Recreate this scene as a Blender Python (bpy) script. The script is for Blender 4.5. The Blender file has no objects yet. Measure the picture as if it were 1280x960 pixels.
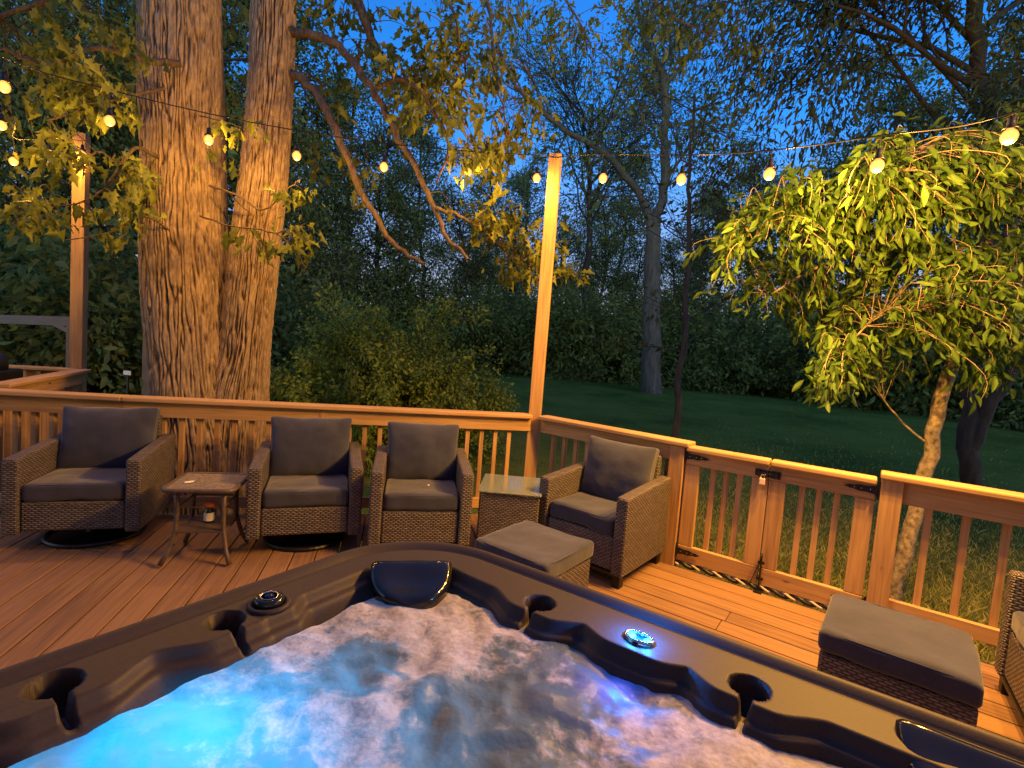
import bpy, bmesh, math, random
import numpy as np
from mathutils import Vector, Matrix, noise
R = math.radians
S = bpy.context.scene
COL = S.collection

# ------------------------------------------------------------------ camera
FPX, CAMH = 635.0, 1.5
def _basis():
    d = np.array([-680.0, -8920.0, -FPX]); up = -d/np.linalg.norm(d)
    f = np.array([0, 0, -1.0]); f = f-up*f.dot(up); f /= np.linalg.norm(f)
    return np.array([np.cross(f, up), f, up])        # rows = world x,y,z in camera coords
RB = _basis()
cam = bpy.data.objects.new('camera', bpy.data.cameras.new('camera')); COL.objects.link(cam)
m = Matrix([list(RB[0])+[0], list(RB[1])+[0], list(RB[2])+[CAMH], [0, 0, 0, 1]])
cam.matrix_world = m
cam.data.sensor_width = 36; cam.data.lens = FPX/1280*36; cam.data.clip_start = .02; cam.data.clip_end = 800
S.camera = cam
S.render.resolution_x = 1024; S.render.resolution_y = 768
def ray(x, y): return RB @ np.array([x-640, 480-y, -FPX])
def atz(x, y, z):                                    # the point of the plane at height z seen at photo pixel x, y
    v = ray(x, y); t = (z-CAMH)/v[2]; return Vector((v[0]*t, v[1]*t, z))
def atd(x, y, d):                                    # the point d metres ahead
    v = ray(x, y); t = d/v[1]; return Vector((v[0]*t, d, CAMH+v[2]*t))

# ------------------------------------------------------------------ world
W = bpy.data.worlds.new('World'); S.world = W; W.use_nodes = True
wn = W.node_tree; wn.nodes.clear()
sky = wn.nodes.new('ShaderNodeTexSky'); sky.sky_type = 'NISHITA'; sky.sun_disc = False
sky.sun_elevation = R(6); sky.sun_rotation = R(200); sky.altitude = 0; sky.air_density = 1.4; sky.dust_density = .2; sky.ozone_density = 6
mul = wn.nodes.new('ShaderNodeMix'); mul.data_type = 'RGBA'; mul.blend_type = 'MULTIPLY'; mul.inputs[0].default_value = 1
mul.inputs[7].default_value = (1.05, 2.3, 3.3, 1)
bg = wn.nodes.new('ShaderNodeBackground'); bg.inputs[1].default_value = .15
wo = wn.nodes.new('ShaderNodeOutputWorld')
wn.links.new(sky.outputs[0], mul.inputs[6]); 
wtc = wn.nodes.new('ShaderNodeTexCoord'); wsx = wn.nodes.new('ShaderNodeSeparateXYZ'); wn.links.new(wtc.outputs['Generated'], wsx.inputs[0])
wr_ = wn.nodes.new('ShaderNodeMapRange'); wr_.interpolation_type = 'SMOOTHSTEP'; wr_.inputs[1].default_value = 0; wr_.inputs[2].default_value = .42; wr_.inputs[3].default_value = 1; wr_.inputs[4].default_value = 0; wn.links.new(wsx.outputs[2], wr_.inputs[0])
hz = wn.nodes.new('ShaderNodeMix'); hz.data_type = 'RGBA'; hz.inputs[7].default_value = (3.3, 3.1, 4.2, 1)
wb_ = wn.nodes.new('ShaderNodeMapRange'); wb_.interpolation_type = 'SMOOTHSTEP'; wb_.inputs[1].default_value = .2; wb_.inputs[2].default_value = -.6; wb_.inputs[3].default_value = 0; wb_.inputs[4].default_value = 1; wn.links.new(wsx.outputs[1], wb_.inputs[0])
wh = wn.nodes.new('ShaderNodeMix'); wh.data_type = 'RGBA'; wh.inputs[6].default_value = (3.3, 3.1, 4.2, 1); wh.inputs[7].default_value = (20, 19, 13, 1); wn.links.new(wb_.outputs[0], wh.inputs[0]); wn.links.new(wh.outputs[2], hz.inputs[7]); wn.links.new(wr_.outputs[0], hz.inputs[0]); wn.links.new(mul.outputs[2], hz.inputs[6])   # pale afterglow low in the sky
wn.links.new(hz.outputs[2], bg.inputs[0]); wn.links.new(bg.outputs[0], wo.inputs[0])
S.view_settings.view_transform = 'Standard'; S.view_settings.look = 'None'
S.view_settings.exposure = 0; S.view_settings.gamma = 1; S.view_settings.use_curve_mapping = False
WARM = (1.0, .46, .07)
BULB_W = 40.0

# ------------------------------------------------------------------ materials
def mat(name):
    M = bpy.data.materials.new(name); M.use_nodes = True
    n = M.node_tree.nodes; b = n['Principled BSDF']
    return M, M.node_tree, b
def N(t, ty, **kw):
    n = t.nodes.new(ty)
    for k, v in kw.items():
        if k.startswith('i'): n.inputs[int(k[1:])].default_value = v
        else: setattr(n, k, v)
    return n
def ramp(t, stops):
    r = t.nodes.new('ShaderNodeValToRGB'); e = r.color_ramp.elements
    e[0].position, e[0].color = stops[0][0], (*stops[0][1], 1)
    e[1].position, e[1].color = stops[1][0], (*stops[1][1], 1)
    for p, c in stops[2:]:
        q = e.new(p); q.color = (*c, 1)
    return r
def plain(name, col, rough=.6, metal=0, var=.25, scale=25, bump=.15):
    M, t, b = mat(name); L = t.links
    tc = N(t, 'ShaderNodeTexCoord'); nz = N(t, 'ShaderNodeTexNoise'); nz.inputs['Scale'].default_value = scale; nz.inputs['Detail'].default_value = 5
    L.new(tc.outputs['Object'], nz.inputs[0])
    r = ramp(t, [(.3, tuple(c*(1-var) for c in col)), (.7, tuple(min(1, c*(1+var)) for c in col))])
    L.new(nz.outputs[0], r.inputs[0]); L.new(r.outputs[0], b.inputs['Base Color'])
    b.inputs['Roughness'].default_value = rough; b.inputs['Metallic'].default_value = metal
    bp = N(t, 'ShaderNodeBump'); bp.inputs['Strength'].default_value = bump; bp.inputs['Distance'].default_value = .01
    L.new(nz.outputs[0], bp.inputs['Height']); L.new(bp.outputs[0], b.inputs['Normal'])
    return M
def wood(name, c1, c2, rough=.75, knots=True):
    M, t, b = mat(name); L = t.links
    uv = N(t, 'ShaderNodeTexCoord')
    mp = N(t, 'ShaderNodeMapping'); mp.inputs['Scale'].default_value = (1.6, 34, 1); L.new(uv.outputs['UV'], mp.inputs[0])
    g = N(t, 'ShaderNodeTexNoise'); g.inputs['Scale'].default_value = 1.6; g.inputs['Detail'].default_value = 8; g.inputs['Distortion'].default_value = .6
    L.new(mp.outputs[0], g.inputs[0])
    mp2 = N(t, 'ShaderNodeMapping'); mp2.inputs['Scale'].default_value = (.5, .5, 1); L.new(uv.outputs['UV'], mp2.inputs[0])
    w = N(t, 'ShaderNodeTexNoise'); w.inputs['Scale'].default_value = 1.1; w.inputs['Detail'].default_value = 3; L.new(mp2.outputs[0], w.inputs[0])
    mx = N(t, 'ShaderNodeMath', operation='MULTIPLY_ADD'); mx.inputs[1].default_value = .55
    L.new(g.outputs[0], mx.inputs[0])
    m2 = N(t, 'ShaderNodeMath', operation='MULTIPLY'); m2.inputs[1].default_value = .62; L.new(w.outputs[0], m2.inputs[0]); L.new(m2.outputs[0], mx.inputs[2])
    r = ramp(t, [(.38, c2), (.66, c1)]); L.new(mx.outputs[0], r.inputs[0])
    out = r.outputs[0]
    if knots:
        mp3 = N(t, 'ShaderNodeMapping'); mp3.inputs['Scale'].default_value = (2.2, 6, 1); L.new(uv.outputs['UV'], mp3.inputs[0])
        v = N(t, 'ShaderNodeTexVoronoi'); v.inputs['Scale'].default_value = 1.0; L.new(mp3.outputs[0], v.inputs[0])
        kr = ramp(t, [(.035, (1, 1, 1)), (.075, (0, 0, 0))]); L.new(v.outputs['Distance'], kr.inputs[0])
        mk = N(t, 'ShaderNodeMix', data_type='RGBA'); mk.inputs[7].default_value = (c2[0]*.3, c2[1]*.25, c2[2]*.25, 1)
        L.new(kr.outputs[0], mk.inputs[0]); L.new(out, mk.inputs[6]); out = mk.outputs[2]
    L.new(out, b.inputs['Base Color']); b.inputs['Roughness'].default_value = rough
    bp = N(t, 'ShaderNodeBump'); bp.inputs['Strength'].default_value = .35; bp.inputs['Distance'].default_value = .002
    L.new(g.outputs[0], bp.inputs['Height']); L.new(bp.outputs[0], b.inputs['Normal'])
    return M
def wicker(name, hi, lo):
    M, t, b = mat(name); L = t.links
    uv = N(t, 'ShaderNodeTexCoord'); sx = N(t, 'ShaderNodeSeparateXYZ'); L.new(uv.outputs['UV'], sx.inputs[0])
    def mth(op, a, bb=None, c=None):
        n = N(t, 'ShaderNodeMath', operation=op)
        for i, q in enumerate((a, bb, c)):
            if q is None: continue
            if isinstance(q, (int, float)): n.inputs[i].default_value = q
            else: L.new(q, n.inputs[i])
        return n.outputs[0]
    nd = N(t, 'ShaderNodeTexNoise'); nd.inputs['Scale'].default_value = 9; L.new(uv.outputs['UV'], nd.inputs[0])
    vv = mth('ADD', mth('DIVIDE', sx.outputs[1], .0125), mth('MULTIPLY', nd.outputs[0], .9))
    row = mth('FLOOR', vv); fr = mth('FRACT', vv)
    uu = mth('ADD', mth('DIVIDE', sx.outputs[0], .034), mth('MULTIPLY', mth('MODULO', row, 2), .5))
    over = mth('POWER', mth('ABSOLUTE', mth('SINE', mth('MULTIPLY', uu, math.pi))), .6)
    rnd = mth('POWER', mth('SINE', mth('MULTIPLY', fr, math.pi)), .6)
    h = mth('MULTIPLY', over, rnd)
    nz = N(t, 'ShaderNodeTexNoise'); nz.inputs['Scale'].default_value = 40; nz.inputs['Detail'].default_value = 4; L.new(uv.outputs['UV'], nz.inputs[0])
    wn_ = N(t, 'ShaderNodeTexWhiteNoise', noise_dimensions='2D'); cb = N(t, 'ShaderNodeCombineXYZ'); L.new(row, cb.inputs[0]); L.new(mth('FLOOR', uu), cb.inputs[1]); L.new(cb.outputs[0], wn_.inputs[0])
    hh = mth('MULTIPLY', h, mth('ADD', mth('MULTIPLY', nz.outputs[0], .5), mth('ADD', mth('MULTIPLY', wn_.outputs[0], .45), .45)))
    r = ramp(t, [(.12, lo), (.95, hi)]); L.new(hh, r.inputs[0]); L.new(r.outputs[0], b.inputs['Base Color'])
    b.inputs['Roughness'].default_value = .5
    bp = N(t, 'ShaderNodeBump'); bp.inputs['Strength'].default_value = .9; bp.inputs['Distance'].default_value = .006
    L.new(h, bp.inputs['Height']); L.new(bp.outputs[0], b.inputs['Normal'])
    return M
def fabric(name, col):
    M, t, b = mat(name); L = t.links
    tc = N(t, 'ShaderNodeTexCoord')
    n1 = N(t, 'ShaderNodeTexNoise'); n1.inputs['Scale'].default_value = 260; n1.inputs['Detail'].default_value = 3; L.new(tc.outputs['Object'], n1.inputs[0])
    n2 = N(t, 'ShaderNodeTexNoise'); n2.inputs['Scale'].default_value = 7; n2.inputs['Detail'].default_value = 4; L.new(tc.outputs['Object'], n2.inputs[0])
    mx = N(t, 'ShaderNodeMath', operation='MULTIPLY_ADD'); mx.inputs[1].default_value = .6; L.new(n1.outputs[0], mx.inputs[0])
    m2 = N(t, 'ShaderNodeMath', operation='MULTIPLY'); m2.inputs[1].default_value = .4; L.new(n2.outputs[0], m2.inputs[0]); L.new(m2.outputs[0], mx.inputs[2])
    r = ramp(t, [(.35, tuple(c*.62 for c in col)), (.65, tuple(c*1.35 for c in col))]); L.new(mx.outputs[0], r.inputs[0])
    L.new(r.outputs[0], b.inputs['Base Color']); b.inputs['Roughness'].default_value = .95
    try: b.inputs['Sheen Weight'].default_value = .25
    except Exception: pass
    bp = N(t, 'ShaderNodeBump'); bp.inputs['Strength'].default_value = .5; bp.inputs['Distance'].default_value = .002
    bp2 = N(t, 'ShaderNodeBump'); bp2.inputs['Strength'].default_value = .35; bp2.inputs['Distance'].default_value = .02
    L.new(n1.outputs[0], bp.inputs['Height']); L.new(n2.outputs[0], bp2.inputs['Height']); L.new(bp2.outputs[0], bp.inputs['Normal']); L.new(bp.outputs[0], b.inputs['Normal'])
    return M
def leafmat(name, c1, c2, trans=.35, rough=.5):
    M, t, b = mat(name); L = t.links
    at = N(t, 'ShaderNodeAttribute'); at.attribute_name = 'tint'
    tc = N(t, 'ShaderNodeTexCoord'); nz = N(t, 'ShaderNodeTexNoise'); nz.inputs['Scale'].default_value = 1.3; L.new(tc.outputs['Object'], nz.inputs[0])
    ad = N(t, 'ShaderNodeMath', operation='MULTIPLY_ADD'); ad.inputs[1].default_value = .6; L.new(at.outputs['Fac'], ad.inputs[0])
    m2 = N(t, 'ShaderNodeMath', operation='MULTIPLY'); m2.inputs[1].default_value = .5; L.new(nz.outputs[0], m2.inputs[0]); L.new(m2.outputs[0], ad.inputs[2])
    r = ramp(t, [(.2, c1), (.85, c2)]); L.new(ad.outputs[0], r.inputs[0]); L.new(r.outputs[0], b.inputs['Base Color']); b.inputs['Roughness'].default_value = rough; b.inputs['Specular IOR Level'].default_value = .25
    tr = N(t, 'ShaderNodeBsdfTranslucent'); L.new(r.outputs[0], tr.inputs[0])
    mx = N(t, 'ShaderNodeMixShader'); mx.inputs[0].default_value = trans; out = t.nodes['Material Output']
    L.new(b.outputs[0], mx.inputs[1]); L.new(tr.outputs[0], mx.inputs[2]); L.new(mx.outputs[0], out.inputs[0])
    return M
def barkmat(name, c1, c2, sc=(14, 14, 1.6), bump=.9):
    M, t, b = mat(name); L = t.links
    tc = N(t, 'ShaderNodeTexCoord'); mp = N(t, 'ShaderNodeMapping'); mp.inputs['Scale'].default_value = sc; L.new(tc.outputs['Object'], mp.inputs[0])
    nz = N(t, 'ShaderNodeTexNoise'); nz.inputs['Scale'].default_value = 1.5; nz.inputs['Detail'].default_value = 9; nz.inputs['Roughness'].default_value = .65; L.new(mp.outputs[0], nz.inputs[0])
    r = ramp(t, [(.32, c1), (.68, c2)]); L.new(nz.outputs[0], r.inputs[0]); L.new(r.outputs[0], b.inputs['Base Color']); b.inputs['Roughness'].default_value = .9
    bp = N(t, 'ShaderNodeBump'); bp.inputs['Strength'].default_value = bump; bp.inputs['Distance'].default_value = .012
    L.new(nz.outputs[0], bp.inputs['Height']); L.new(bp.outputs[0], b.inputs['Normal'])
    return M
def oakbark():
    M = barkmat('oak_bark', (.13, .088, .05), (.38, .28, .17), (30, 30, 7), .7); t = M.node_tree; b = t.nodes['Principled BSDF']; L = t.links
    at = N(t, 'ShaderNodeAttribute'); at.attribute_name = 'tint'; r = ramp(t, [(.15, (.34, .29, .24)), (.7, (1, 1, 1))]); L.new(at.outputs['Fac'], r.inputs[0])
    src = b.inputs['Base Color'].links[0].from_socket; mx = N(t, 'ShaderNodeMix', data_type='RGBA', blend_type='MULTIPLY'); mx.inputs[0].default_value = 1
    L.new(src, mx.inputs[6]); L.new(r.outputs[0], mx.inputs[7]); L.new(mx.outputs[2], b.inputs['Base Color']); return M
def glow(name, col, s):
    M, t, b = mat(name); b.inputs['Base Color'].default_value = (.03, .015, .006, 1); b.inputs['Specular IOR Level'].default_value = .1; b.inputs['Emission Color'].default_value = (*col, 1); b.inputs['Emission Strength'].default_value = s
    tc = N(t, 'ShaderNodeLayerWeight'); tc.inputs[0].default_value = .6
    mr = N(t, 'ShaderNodeMapRange'); mr.inputs[3].default_value = s; mr.inputs[4].default_value = s*.25; t.links.new(tc.outputs['Facing'], mr.inputs[0]); t.links.new(mr.outputs[0], b.inputs['Emission Strength'])
    return M
M_CEDAR = wood('cedar', (.46, .285, .12), (.22, .115, .045))
M_DECK = wood('deck_wood', (.26, .145, .066), (.10, .050, .026), knots=True)
M_GREYW = wood('weathered_wood', (.20, .15, .11), (.11, .08, .06))
M_WICK = wicker('wicker', (.185, .158, .145), (.012, .010, .010))
M_FAB = fabric('cushion', (.027, .032, .060))
M_BLACK = plain('black_metal', (.012, .012, .014), .42, .3)
M_DARKM = plain('brown_metal', (.10, .072, .058), .5, .2)
M_STONE = plain('stone_top', (.20, .165, .115), .5, 0, .5, 60)
M_TUB = plain('tub_acrylic', (.036, .030, .033), .52, 0, .10, 120, .05)
M_TUB.node_tree.nodes['Principled BSDF'].inputs['Specular IOR Level'].default_value = .16
M_GLOSSB = plain('gloss_black', (.010, .010, .010), .12, 0, .2, 8, .02)
M_CHROME = plain('chrome', (.55, .55, .55), .18, 1, .1, 10, .02)
M_WHITE = plain('white_plastic', (.75, .72, .68), .5)
M_RED = plain('red_plastic', (.35, .06, .03), .5)
M_BRASS = plain('padlock_metal', (.80, .66, .52), .35, .4)
M_CABINET = plain('tub_cabinet', (.06, .045, .038), .7, 0, .3, 12)
M_BARK = oakbark(); M_BARKL = barkmat('oak_limb_bark', (.03, .022, .016), (.13, .092, .06), (25, 25, 5))
M_BARKD = barkmat('dark_bark', (.015, .013, .011), (.055, .045, .038), (9, 9, 2))
M_BARKB = barkmat('pale_bark', (.06, .045, .03), (.42, .34, .23), (14, 14, 12))
M_LEAF = leafmat('oak_leaf', (.07, .10, .014), (.22, .245, .036), .4)
M_LEAFB = leafmat('cherry_leaf', (.030, .075, .010), (.10, .18, .026), .4)
M_LEAFD = leafmat('dark_leaf', (.025, .040, .014), (.07, .095, .03), .25)
M_LEAFW = leafmat('woods_leaf', (.085, .115, .030), (.25, .31, .085), .45)
M_LEAFH = leafmat('bush_leaf', (.09, .14, .018), (.33, .42, .06), .4)
M_BULB = glow('bulb_glow', (1.0, .36, .07), 3.6)
M_BLUE = glow('blue_led', (.03, .45, 1.0), 18)

# ------------------------------------------------------------------ builders
def tag(o, label=None, cat=None, group=None, kind=None):
    if label: o['label'] = label
    if cat: o['category'] = cat
    if group: o['group'] = group
    if kind: o['kind'] = kind
    return o
def empty(name, loc=(0, 0, 0), rz=0):
    o = bpy.data.objects.new(name, None); COL.objects.link(o); o.location = loc; o.rotation_euler = (0, 0, rz); o.empty_display_size = .1
    return o
class MB:
    def __init__(s, seed=1):
        s.v = []; s.f = []; s.uv = []; s.rng = random.Random(seed); s.smooth = False
    def face(s, idx, uv): s.f.append(idx); s.uv.extend(uv)
    def box(s, c, size, M=None):
        """box centred c, size, optional Matrix; UV in metres, u along the longest axis"""
        hx, hy, hz = [q/2 for q in size]; base = len(s.v)
        P = [Vector((x*hx, y*hy, z*hz)) for z in (-1, 1) for y in (-1, 1) for x in (-1, 1)]
        M = M or Matrix.Identity(4); c = Vector(c)
        s.v += [tuple(M @ (p+c)) for p in P]
        ou, ov = s.rng.uniform(0, 50), s.rng.uniform(0, 50)
        L = max(range(3), key=lambda i: size[i])
        for q, (a, b_) in (((0, 2, 3, 1), (0, 1)), ((4, 5, 7, 6), (0, 1)), ((0, 1, 5, 4), (0, 2)), ((2, 6, 7, 3), (0, 2)), ((0, 4, 6, 2), (1, 2)), ((1, 3, 7, 5), (1, 2))):
            if b_ == L and s.align: a, b_ = b_, a
            s.face([base+i for i in q], [(P[i][a]+ou, P[i][b_]+ov) for i in q])
        return s
    align = True
    def beam(s, a, b, w, h, up=(0, 0, 1)):
        a, b = Vector(a), Vector(b); d = b-a; L = d.length; x = d.normalized(); upv = Vector(up)
        y = upv.cross(x).normalized(); z = x.cross(y)
        M = Matrix([[x[i], y[i], z[i], ((a+b)/2)[i]] for i in range(3)]+[[0, 0, 0, 1]])
        return s.box((0, 0, 0), (L, w, h), M)
    def tube(s, pts, rad, n=10, caps=True):
        pts = [Vector(p) for p in pts]; rad = rad if hasattr(rad, '__len__') else [rad]*len(pts); base = len(s.v)
        prev = None; acc = 0
        for i, p in enumerate(pts):
            d = (pts[min(i+1, len(pts)-1)]-pts[max(i-1, 0)]).normalized()
            if prev is None: a = d.orthogonal().normalized()
            else: a = (prev-d*prev.dot(d)).normalized()
            prev = a; b_ = d.cross(a)
            for k in range(n):
                t = 2*math.pi*k/n; s.v.append(tuple(p+(a*math.cos(t)+b_*math.sin(t))*rad[i]))
        for i in range(len(pts)-1):
            L = (pts[i+1]-pts[i]).length
            for k in range(n):
                k2 = (k+1) % n; q = [base+i*n+k, base+i*n+k2, base+(i+1)*n+k2, base+(i+1)*n+k]
                u0, u1 = k/n*.1, (k+1)/n*.1; s.face(q, [(acc, u0), (acc, u1), (acc+L, u1), (acc+L, u0)])
            acc += L
        if caps:
            s.face([base+k for k in range(n)][::-1], [(0, 0)]*n); e = base+(len(pts)-1)*n; s.face([e+k for k in range(n)], [(0, 0)]*n)
        return s
    def lathe(s, c, prof, n=24, M=None):
        base = len(s.v); c = Vector(c); M = M or Matrix.Identity(4)
        for r, z in prof:
            for k in range(n):
                t = 2*math.pi*k/n; s.v.append(tuple(M @ (c+Vector((r*math.cos(t), r*math.sin(t), z)))))
        for i in range(len(prof)-1):
            for k in range(n):
                k2 = (k+1) % n; s.face([base+i*n+k, base+i*n+k2, base+(i+1)*n+k2, base+(i+1)*n+k], [(k/n, i*.1)]*4)
        if prof[0][0] > 1e-5: s.face([base+k for k in range(n)][::-1], [(0, 0)]*n)
        if prof[-1][0] > 1e-5: s.face([base+(len(prof)-1)*n+k for k in range(n)], [(0, 0)]*n)
        return s
    def prism(s, pts2, z0, z1, M=None):
        base = len(s.v); n = len(pts2); M = M or Matrix.Identity(4)
        for z in (z0, z1): s.v += [tuple(M @ Vector((x, y, z))) for x, y in pts2]
        s.face([base+i for i in range(n)][::-1], [pts2[i] for i in range(n)][::-1]); s.face([base+n+i for i in range(n)], pts2)
        for i in range(n):
            j = (i+1) % n; s.face([base+i, base+j, base+n+j, base+n+i], [(0, 0), (.1, 0), (.1, .1), (0, .1)])
        return s
    def build(s, name, m, parent=None, bevel=0, smooth=False, subd=0):
        me = bpy.data.meshes.new(name); me.from_pydata(s.v, [], s.f); me.update()
        u = me.uv_layers.new(name='UVMap'); u.data.foreach_set('uv', np.array(s.uv, 'f').ravel())
        me.materials.append(m)
        if smooth: me.polygons.foreach_set('use_smooth', [True]*len(me.polygons))
        o = bpy.data.objects.new(name, me); COL.objects.link(o); o.parent = parent
        if bevel:
            b = o.modifiers.new('bevel', 'BEVEL'); b.width = bevel; b.segments = 2; b.limit_method = 'ANGLE'; b.angle_limit = R(40)
        return o
def npmesh(name, V, F, m, parent=None, tint=None, smooth=False, uv=None):
    V = np.asarray(V, 'f'); F = np.asarray(F, 'i'); me = bpy.data.meshes.new(name); k = F.shape[1]
    me.vertices.add(len(V)); me.vertices.foreach_set('co', V.ravel()); me.loops.add(F.size); me.loops.foreach_set('vertex_index', F.ravel())
    me.polygons.add(len(F)); me.polygons.foreach_set('loop_start', np.arange(len(F), dtype='i')*k); me.polygons.foreach_set('loop_total', np.full(len(F), k, 'i'))
    if smooth: me.polygons.foreach_set('use_smooth', np.ones(len(F), bool))
    me.update(calc_edges=True); me.validate()
    if tint is not None:
        a = me.attributes.new('tint', 'FLOAT', 'POINT'); a.data.foreach_set('value', np.asarray(tint, 'f'))
    me.materials.append(m); o = bpy.data.objects.new(name, me); COL.objects.link(o); o.parent = parent
    return o
def copy_tree(o, parent=None):
    c = o.copy(); COL.objects.link(c)
    if parent: c.parent = parent
    for ch in list(o.children): copy_tree(ch, c)
    return c
def leaves(P, size, rng, droop=.5, width=.5, dirs=None, fold=.25, lobed=0):
    """P (n,3) attachment points -> one folded blade at each; returns V, F, tint"""
    n = len(P); d = rng.normal(size=(n, 3)) if dirs is None else dirs+rng.normal(size=(n, 3))*.6
    d[:, 2] -= droop*2; d /= np.linalg.norm(d, axis=1)[:, None]
    s = np.cross(d, rng.normal(size=(n, 3))); s /= np.linalg.norm(s, axis=1)[:, None]; u = np.cross(s, d)
    L = size*rng.uniform(.45, 1.45, n)[:, None]; w = L*width*.5
    tipz = np.array([0, 0, 1])*L*.12
    def pt(al, ac, up=0.): return P+d*L*al+s*w*2*ac+u*L*(fold*.4*abs(ac)*2+up)-tipz*al*al
    if lobed == 2: rib = [0, .38, .70, 1]; out = [(.17, .09), (.30, .36), (.44, .17), (.62, .44), (.78, .16), (.9, .10)]; q = [(0, 4, 5, 1), (1, 5, 6, 2), (2, 6, 7, 8), (2, 8, 9, 3)]
    elif lobed == 1: rib = [0, .5, 1]; out = [(.22, .30), (.5, .46), (.8, .25)]; q = [(0, 3, 4, 1), (1, 4, 5, 2)]
    else: rib = [0, .45, 1]; out = [(.42, .5)]; q = [(0, 3, 2, 1)]
    nr, no = len(rib), len(out)
    V = [pt(r_, 0) for r_ in rib]+[pt(a_, c_) for a_, c_ in out]+[pt(a_, -c_) for a_, c_ in out]
    k = len(V); V = np.stack(V, 1).reshape(-1, 3); i = np.arange(n)[:, None]*k
    F = np.concatenate([i+np.array([f]) for f in q]+[i+np.array([[x if x < nr else x+no for x in f]])[:, ::-1] for f in q], 0)
    return V, F, np.repeat(rng.random(n), k)
class Branches:
    def __init__(s, seed):
        s.rng = np.random.default_rng(seed); s.V = []; s.F = []; s.nv = 0; s.tips = []
    def tube(s, pts, rad, n=6):
        pts = np.asarray(pts, float); m = len(pts); rad = np.asarray(rad)
        d = np.gradient(pts, axis=0); d /= np.linalg.norm(d, axis=1)[:, None]+1e-9
        ref = np.array([.3, .2, 1.0]) if abs(d[0, 2]) < .8 else np.array([1, .1, .1])
        a = np.cross(d, ref); a /= np.linalg.norm(a, axis=1)[:, None]; b = np.cross(d, a)
        t = np.arange(n)*2*math.pi/n
        V = pts[:, None]+(a[:, None]*np.cos(t)[None, :, None]+b[:, None]*np.sin(t)[None, :, None])*rad[:, None, None]
        i = np.arange(m-1)[:, None]*n; k = np.arange(n)[None]; k2 = (k+1) % n
        F = np.stack([i+k, i+k2, i+n+k2, i+n+k], -1).reshape(-1, 4)+s.nv
        s.V.append(V.reshape(-1, 3)); s.F.append(F); s.nv += m*n
    def grow(s, p, d, L, r, lev, nseg=6, wig=.18, grav=0., kids=(3, 5), spread=.9, shrink=.6, minr=.004, tipn=4):
        rng = s.rng; pts = [np.array(p, float)]; d = np.array(d, float); d /= np.linalg.norm(d); ds = [d]
        for i in range(nseg):
            d = d+rng.normal(size=3)*wig; d[2] -= grav; d /= np.linalg.norm(d); pts.append(pts[-1]+d*L/nseg); ds.append(d)
        rad = r*np.linspace(1, .35, nseg+1); s.tube(pts, np.maximum(rad, minr), 6 if lev > 1 else 4)
        if lev <= 0:
            for q in np.linspace(.25, 1, tipn):
                x = q*nseg; i = min(int(x), nseg-1); s.tips.append((pts[i]+(pts[i+1]-pts[i])*(x-i), ds[i]))
            return pts
        for k in range(rng.integers(kids[0], kids[1]+1)):
            x = rng.uniform(.25, 1)*nseg; i = min(int(x), nseg-1); q = pts[i]+(pts[i+1]-pts[i])*(x-i)
            nd = ds[i]+rng.normal(size=3)*spread
            s.grow(q, nd, L*shrink*rng.uniform(.7, 1.2), rad[i]*.55, lev-1, max(3, nseg-1), wig, grav, kids, spread, shrink, minr, tipn)
        return pts
    def limb(s, pts, r0, r1, n=8, sub=5):
        """smooth limb through given points"""
        P = [np.array(p, float) for p in pts]; out = []
        E_ = [2*P[0]-P[1]]+P+[2*P[-1]-P[-2]]
        for i in range(1, len(E_)-2):
            for k in range(sub):
                t = k/sub; a, b, c, d = E_[i-1], E_[i], E_[i+1], E_[i+2]
                out.append(.5*((2*b)+(-a+c)*t+(2*a-5*b+4*c-d)*t*t+(-a+3*b-3*c+d)*t**3))
        out.append(P[-1]); out = np.array(out)
        ln = np.linalg.norm(P[0]-P[-1]); out[1:-1] += s.rng.normal(size=(len(out)-2, 3))*ln*.004
        s.tube(out, np.linspace(r0, r1, len(out)), n); return out
    def mesh(s, name, m, parent=None): return npmesh(name, np.concatenate(s.V), np.concatenate(s.F), m, parent, smooth=True)
def clump(tips, n, sig, rng):
    P = np.array([t[0] for t in tips]); D = np.array([t[1] for t in tips])
    P = np.repeat(P, n, 0)+rng.normal(size=(len(P)*n, 3))*sig; return P, np.repeat(D, n, 0)

# ------------------------------------------------------------------ layout
PA = Vector((.25, 4.56)); AL = Vector((-2.9, 3.80)); AL2 = Vector((-5.6, 3.32))   # railing line on the left
EX = Vector((math.cos(R(-34)), math.sin(R(-34)))); EL = Vector((-math.cos(R(56)), -math.sin(R(56))))
BD = (Vector((1.29, 3.72))-PA).normalized()
GB0 = Vector((1.31, 3.655)); GB1 = Vector((2.225, 3.0)); GD = (GB1-GB0).normalized()
C0 = GB1+GD*.01; C1 = C0+GD*2.6
AD = (PA-AL).normalized(); AN = Vector((-AD.y, AD.x))
def v3(p, z=0): return Vector((p[0], p[1], z))

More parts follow.
